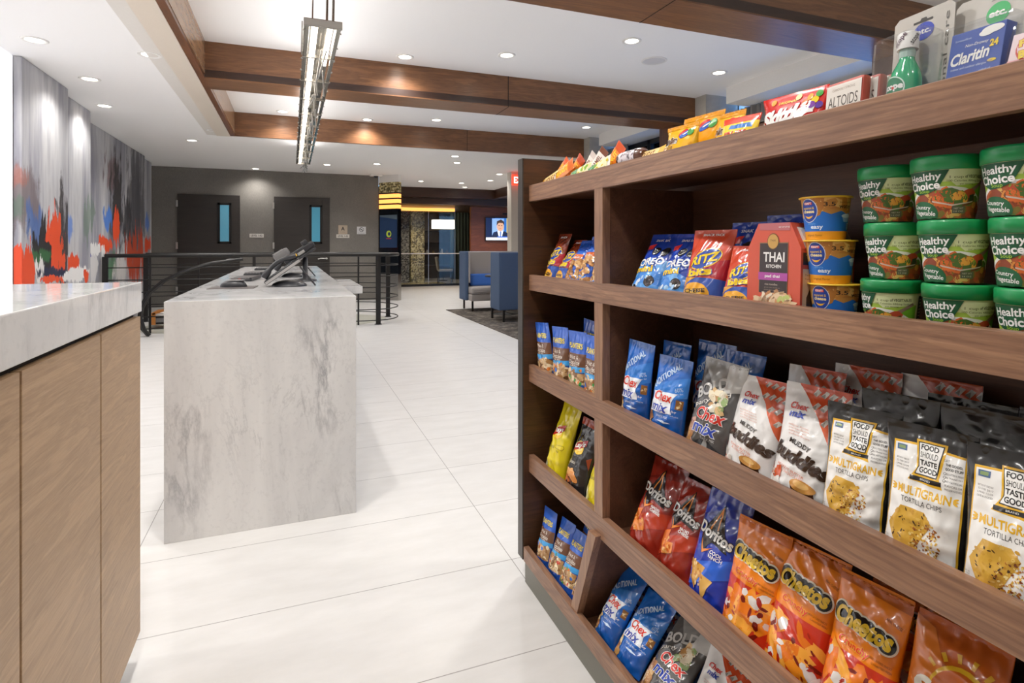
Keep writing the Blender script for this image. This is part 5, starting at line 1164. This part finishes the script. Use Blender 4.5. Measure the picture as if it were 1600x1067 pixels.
def it_gr(a): a.rect(-.5, .5, .1, .4, '#2f8a3e'); a.rect(-.5, .5, .45, .9, '#efe6b8'); a.blobs(-.4, .4, .45, .9, 12, .1, ['#d9c23a', '#7fae3a'])
bars = [(.900, 2.00-.03, '#e0a02c', it_yl, 84, 'yellow candy bar lying at the far end of the shelf top by the end panel'), (.925, 1.93, '#d9541e', it_or, 58, 'orange candy bar propped up in the far candy pile, first from the end panel'),
        (.90, 1.87, '#d9641e', it_or, 70, 'orange candy bar in front of the propped one in the far pile'), (.93, 1.84, '#b8431c', it_or, 55, 'red-orange candy bar propped in the middle of the far pile'),
        (.96, 1.79, '#cfc2bb', it_wh, 56, 'pale candy bar leaning over the far pile'), (.90, 1.74, '#efe2a8', it_gr, 78, 'pale yellow and green candy bar at the front of the far pile'),
        (.945, 1.70, '#6e3a24', it_wh, 56, 'brown candy bar leaning in the far pile'), (.98, 1.66, '#d85f1c', it_or, 48, 'bright orange candy bar standing at the back of the far pile'),
        (.905, 1.63, '#f0ede4', it_gr, 60, 'white and green candy bar at the near side of the far pile'), (.93, 1.58, '#cf4f22', it_or, 62, 'orange-red candy bar at the near end of the far pile')]
for k, (x, y, c, itf, ln, lab) in enumerate(bars):
    bar('candy_bar', .125, .055, c, itf, (x+.005, y+.02, R1+{0: .026, 2: .03, 5: .026, 8: .026}.get(k, .018)), 8-3*(k % 3), 16 if x < .92 else 10, {0: 70, 2: 62, 5: 80, 8: 76}.get(k, 36+5*(k % 2)), lab, 40+k)
bar('candy_bar', .125, .052, '#c23a22', it_or, (.93, 1.55, R1+.008), 0, 22, 62, 'red candy bar leaning against the brown and white roll', 61)
bar('candy_bar', .12, .048, '#e8b44a', it_yl, (.915, 1.372, R1+.040), 0, 30, 88, 'yellow candy bar lying just right of the brown and white roll', 62); bar('candy_bar', .11, .046, '#d9862a', it_yl, (.94, 1.31, R1+.042), 4, 30, 86, 'amber candy bar lying behind the yellow one on the shelf top', 63)
# printed roll
b = MB(); b.tube([(0, 0, 0), (.01, 0, 0), (.115, 0, 0), (.125, 0, 0)], [.016, .023, .023, .014], ink('#5a3426'), 24)
a = Art(.085, .12, 6); a.rect(-.5, .5, 0, 1, '#ded6dc'); a.blobs(-.48, .48, .02, .98, 60, .035, ['#4a3a44', '#6d5c68', '#2f2630']); a.emit(b, lambda X, Y, off: np.stack([.02+Y*.68, -(.0233+off)*np.cos(X/.0235), (.0233+off)*np.sin(X/.0235)+0*X], 1), card, maxedge=.006)
tag(b.build('candy_roll', loc=(.915, 1.455, R1+.046), rot=(0, 0, R(-90)), fix=False), 'brown and white printed candy roll right of the far candy pile', 'candy')
def it_pe(a):
    a.poly([(-.5, .9), (.5, .9), (.5, 1), (-.5, 1)], '#e89a12'); a.ell(.12, .76, .13, .1, '#d2382a', rot=20); a.ell(.18, .72, .15, .08, '#2f62c4', rot=20); a.ell(.33, .76, .08, .09, '#3f9a3c'); a.ell(.19, .74, .08, .02, WH, rot=20)
    a.text('m&m', -.20, .60, .38, .18, '#5a3a22', bold=.05, outline=[(.05, WH)]); a.blobs(-.4, .45, .1, .4, 14, .06, ['#f4dc3a', '#e8a022', '#5a3a22', '#d9b81e'], asp=1.2)
    for k in range(6): a.rect(-.42+.06*k, -.40+.06*k, .3, .46, '#6a4a22')
pouch('candy_pouch', .125, .098, .045, '#f2b61a', it_pe, (.915, 1.178, R1), RT(0, 4, 2), 'yellow candy pouch at the front, leftmost of the yellow ones', 71)
pouch('candy_pouch', .155, .128, .045, '#f0ab14', it_pe, (.968, 1.166, R1), RT(0, 4, 2), 'taller yellow candy pouch behind the leftmost one', 72)
pouch('candy_pouch', .10, .110, .045, '#f2b61a', it_pe, (.965, 1.066, R1), RT(-3, 4, 3), 'yellow candy pouch with a pointed corner, rightmost of the yellow ones', 73)
def it_low(a): a.rect(-.5, .5, .3, .8, '#f2d33a'); a.poly([(-.5, .1), (.5, .3), (.5, .5), (-.5, .4)], WH); a.text('FRUIT', 0, .45, .6, .2, '#d8332a', bold=.04); a.rect(-.2, .4, .62, .75, '#3f7ac8')
pouch('candy_pouch', .115, .082, .035, '#e8462c', it_low, (.918, .988, R1), RT(0, 10, 3), 'low yellow, white and red candy pouch left of the bright red one', 74)
def it_sk(a):
    a.text('Skittles', -.04, .52, .84, .36, WH, rot=4, shear=.25, bold=.06, outline=[(.03, '#a81414')]); a.text('ORIGINAL', -.06, .80, .3, .06, '#f4d33a', bold=.02)
    for u, v, c in ((.28, .8, '#f2a01e'), (.36, .72, '#f4d32a'), (.4, .84, '#3fa23c'), (.33, .62, '#7a3aa0'), (.22, .7, '#e8742a'), (.42, .6, '#5a2a90'), (.1, .86, '#f6e2a0'), (-.3, .86, '#f4a02a')): a.ell(u, v, .045, .07, c)
pouch('candy_pouch', .158, .096, .04, '#d3221c', it_sk, (.915, .842, R1-.0), RT(0, 6, 2), 'bright red candy pouch with white lettering beside the mint tins', 75)
# mint tins
def tin(label, loc, rz, front=True):
    o = thing('mint_tin', label, 'mint tin', loc, rz, 'red and white mint tins'); b = MB(); b.box(-.039, .039, -.009, .009, 0, .0885, card('#b84a3a'), .006)
    a = Art(.078, .0885, 8); a.rect(-.46, .46, .05, .93, '#e9e4dc'); a.rect(-.43, .43, .09, .89, '#e2dbd2'); a.text('CURIOUSLY STRONG', 0, .82, .6, .05, '#a89a8c'); a.text('ALTOIDS', 0, .58, .78, .22, '#4a4038', bold=.0); a.text('PEPPERMINT', 0, .3, .5, .06, '#b84a3a')
    a.emit(b, flatmap(.009), card, maxedge=9); b.build('lid', o, fix=False); b = MB(); b.box(-.0385, .0385, .0095, .018, .0005, .088, pmat('tin_white', '#e6e0d8', .35), .004); b.build('base_tray', o); return o
for k in range(4):
    tin(('front mint tin facing out, red and white', 'mint tin right behind the front one', 'third mint tin in the row of tins', 'last mint tin in the row, nearest the mouthwash pack')[k], (.915+.021*k, .722-.014*k, R1+.0), RT(-4, 6, 0))
# blister packs
def blister(label, loc, rz, W, H, emit_card, emit_front, bub, name='blister_pack'):
    o = thing(name, label, 'blister pack', loc, rz, 'grey blister packs on the shelf top'); b = MB()
    b.prism([(-W/2+.006, 0), (W/2-.006, 0), (W/2, .006), (W/2, H-.008), (W/2-.008, H), (-W/2+.008, H), (-W/2, H-.008), (-W/2, .006)], -.0008, .0008, card('#b9b4ac'), 'Y')
    a = Art(W, H, 3); emit_card(a); a.emit(b, flatmap(.0008), card, maxedge=9, step=.0002, base=.0004); b.build('backing_card', o, fix=False)
    x0, x1, d, z0, z1 = bub; q = MB(); q.box(x0, x1, -d, -.0015, z0, z1, M['blister'], .007); q.build('clear_bubble', o); emit_front(o); return o
def c1(a):
    a.poly([(-.16, .915), (-.05, .915), (-.03, .935), (.05, .935), (.07, .915), (.16, .915), (.16, .895), (-.16, .895)], '#2e2a28'); a.ell(.02, .81, .17, .08, '#2c3fa8'); a.text('etc.', .02, .81, .24, .045, WH, bold=.02); a.text('personal care', .40, .42, 1.75, .052, '#5b5854', rot=90)
def f1(o):
    b = MB(); b.lathe([(0, .006), (.018, .006), (.0195, .010), (.0195, .05), (.017, .062), (.0095, .078), (.009, .082)], M['liquid'], 32, (-.004, -.021, 0)); q = b.build('bottle', o); q.scale = (1.25, 1.15, 1.25)
    b = MB(); b.lathe([(.0092, .0815), (.0098, .088), (.0095, .0925), (0, .093)], pmat('bottle_clear', '#a9c4bb', .15), 24, (-.004, -.021, 0)); b.build('neck', q)
    b = MB(); b.lathe([(.0125, .0925), (.0128, .113), (.0115, .1145), (0, .1145)], M['whiteplastic'], 24, (-.004, -.021, 0))
    a = Art(.05, .022, 5); a.text('scope', 0, .5, .42, .3, '#4a2440', rot=50, bold=.02); a.text('scope', -.35, .4, .3, .3, '#2e2a30', rot=60, bold=.02); a.text('scope', .35, .5, .3, .3, '#2e2a30', rot=60, bold=.02)
    a.emit(b, lambda X, Y, off: np.stack([-.004+(.0129+off)*np.sin(X/.0129), -.021-(.0129+off)*np.cos(X/.0129), .0925+Y], 1), card, maxedge=.004); b.build('cap', q, fix=False)
    b = MB(); a = Art(.05, .05, 5); a.ell(-.08, .62, .34, .32, '#d9eee4'); a.ell(-.08, .62, .31, .29, '#157a52'); a.text('scope', -.06, .62, .56, .18, WH, bold=.05); a.ell(-.02, .62, .035, .04, '#d8342a')
    a.emit(b, lambda X, Y, off: np.stack([-.004+(.0196+off)*np.sin(X/.0196), -.021-(.0196+off)*np.cos(X/.0196), .008+Y], 1), card, maxedge=.004); b.build('bottle_label', q, fix=False)
blister('clear blister pack with a green mouthwash bottle on grey card', (.965, .630, R1), RT(-6, 5, 0), .104, .185, c1, f1, (-.047, .040, .052, .004, .14))
def c2(a):
    a.poly([(-.16, .915), (-.05, .915), (-.03, .935), (.05, .935), (.07, .915), (.16, .915), (.16, .895), (-.16, .895)], '#6d6862'); a.ell(.0, .84, .11, .05, '#2c3fa8'); a.text('etc.', .0, .84, .14, .03, WH, bold=.02)
blister('grey blister pack card standing behind the mouthwash pack', (1.015, .572, R1), RT(-4, 5, 0), .094, .166, c2, lambda o: None, (-.036, .036, .02, .01, .13))
def c3(a):
    a.ell(.04, .80, .14, .095, '#2fa85a'); a.text('etc.', .04, .80, .21, .055, WH, bold=.04); a.poly([(-.06, .925), (.08, .945), (.12, .935), (.2, .945), (.2, .938), (.12, .925), (.06, .93), (-.06, .915)], '#8a857e'); a.text('medicine', .44, .36, 1.1, .04, '#7a756e', rot=90)
def f3(o):
    b = MB(); w, h, d = .080, .118, .022; b.box(-w/2-.004, w/2-.004, -d, -.002, .004, h, card('#3a56a8'), .001); a = Art(w, h, 4); a.poly([(-.5, .2), (-.3, .05), (.1, 0), (-.5, 0)], '#7fa0dc')
    a.ell(.28, .9, .2, .05, WH); a.ell(.18, .87, .14, .04, WH); a.text('loratadine', -.25, .86, .3, .03, '#b9c8ea'); a.text('Non-Drowsy', .02, .76, .42, .05, WH, shear=.2); a.text('Claritin', -.08, .62, .72, .16, WH, rot=4, shear=.2, bold=.03); a.text('indoor and outdoor allergies', -.08, .48, .66, .04, '#d6e0f4')
    a.text('24', .34, .72, .15, .09, '#f2d23a', bold=.05); a.ell(.34, .5, .08, .02, '#f2d23a'); a.text('hour', .3, .5, .12, .03, '#3a56a8'); 
    for k in range(3): a.text('relief of', .24, .4-.05*k, .2, .03, '#d6e0f4')
    a.emit(b, lambda X, Y, off: np.stack([X-.004, np.full_like(X, -d)-off, Y+.004], 1), card, maxedge=9, step=.0002, base=.0004); b.build('medicine_box', o, fix=False)
blister('grey blister pack holding a blue allergy tablet box', (.965, .538, R1), RT(-8, 8, 3), .124, .178, c3, f3, (-.056, .046, .027, .002, .132))
def c4(a): a.ell(.0, .88, .13, .06, '#c23a6a'); a.text('etc.', 0, .88, .18, .035, WH, bold=.02)
def f4(o):
    b = MB(); w, h, d = .082, .085, .02; b.box(-w/2, w/2, -d, -.002, .004, h, card('#f0d6da'), .001); a = Art(w, h, 4); a.rect(-.5, .5, 0, .34, '#e8868c'); a.rect(-.5, .5, .34, .5, '#eba6aa')
    a.ell(-.1, .68, .3, .26, '#c8342c'); a.ell(-.1, .7, .28, .23, '#f0d6da'); a.text('Pepto', -.1, .78, .52, .16, '#f2d23a', rot=8, bold=.06, outline=[(.05, '#c8342c')]); a.text('Bismol', -.08, .6, .5, .14, '#f2d23a', rot=8, bold=.06, outline=[(.05, '#c8342c')]); a.text('chewable', -.1, .3, .5, .08, '#c8545c'); a.text('upset stomach relief', -.05, .14, .7, .06, '#5a2a30')
    a.emit(b, lambda X, Y, off: np.stack([X, np.full_like(X, -d)-off, Y+.004], 1), card, maxedge=9, step=.0002, base=.0004); b.build('tablet_box', o, fix=False)
blister('blister pack with a pink stomach tablet box at the right picture edge', (.945, .452, R1), RT(-8, 12, 4), .106, .150, c4, f4, (-.044, .044, .024, .002, .1))

# ------------------------------------------------------------------ world, camera
w = bpy.data.worlds.new('sky'); SC.world = w; w.use_nodes = True
bg = w.node_tree.nodes['Background']; bg.inputs['Color'].default_value = (.30, .58, 1.0, 1); bg.inputs['Strength'].default_value = 3.0
cam = bpy.data.cameras.new('camera'); cam.sensor_width = 36; cam.lens = 885/1600*36; cam.shift_x = 0; cam.shift_y = -(533.5-385)/1600; cam.clip_start = .02; cam.clip_end = 200
co = bpy.data.objects.new('camera', cam); COL.objects.link(co); co.location = (0, 0, 1.28); co.rotation_euler = (PI/2, 0, -math.atan(345/885)); SC.camera = co
SC.view_settings.view_transform = 'Standard'; SC.view_settings.look = 'None'; SC.view_settings.exposure = EXPO; SC.view_settings.gamma = 1.06
SC.cycles.max_bounces = 8; SC.cycles.diffuse_bounces = 5; SC.cycles.transparent_max_bounces = 12; SC.cycles.sample_clamp_indirect = 6.0; SC.cycles.caustics_reflective = False; SC.cycles.caustics_refractive = False
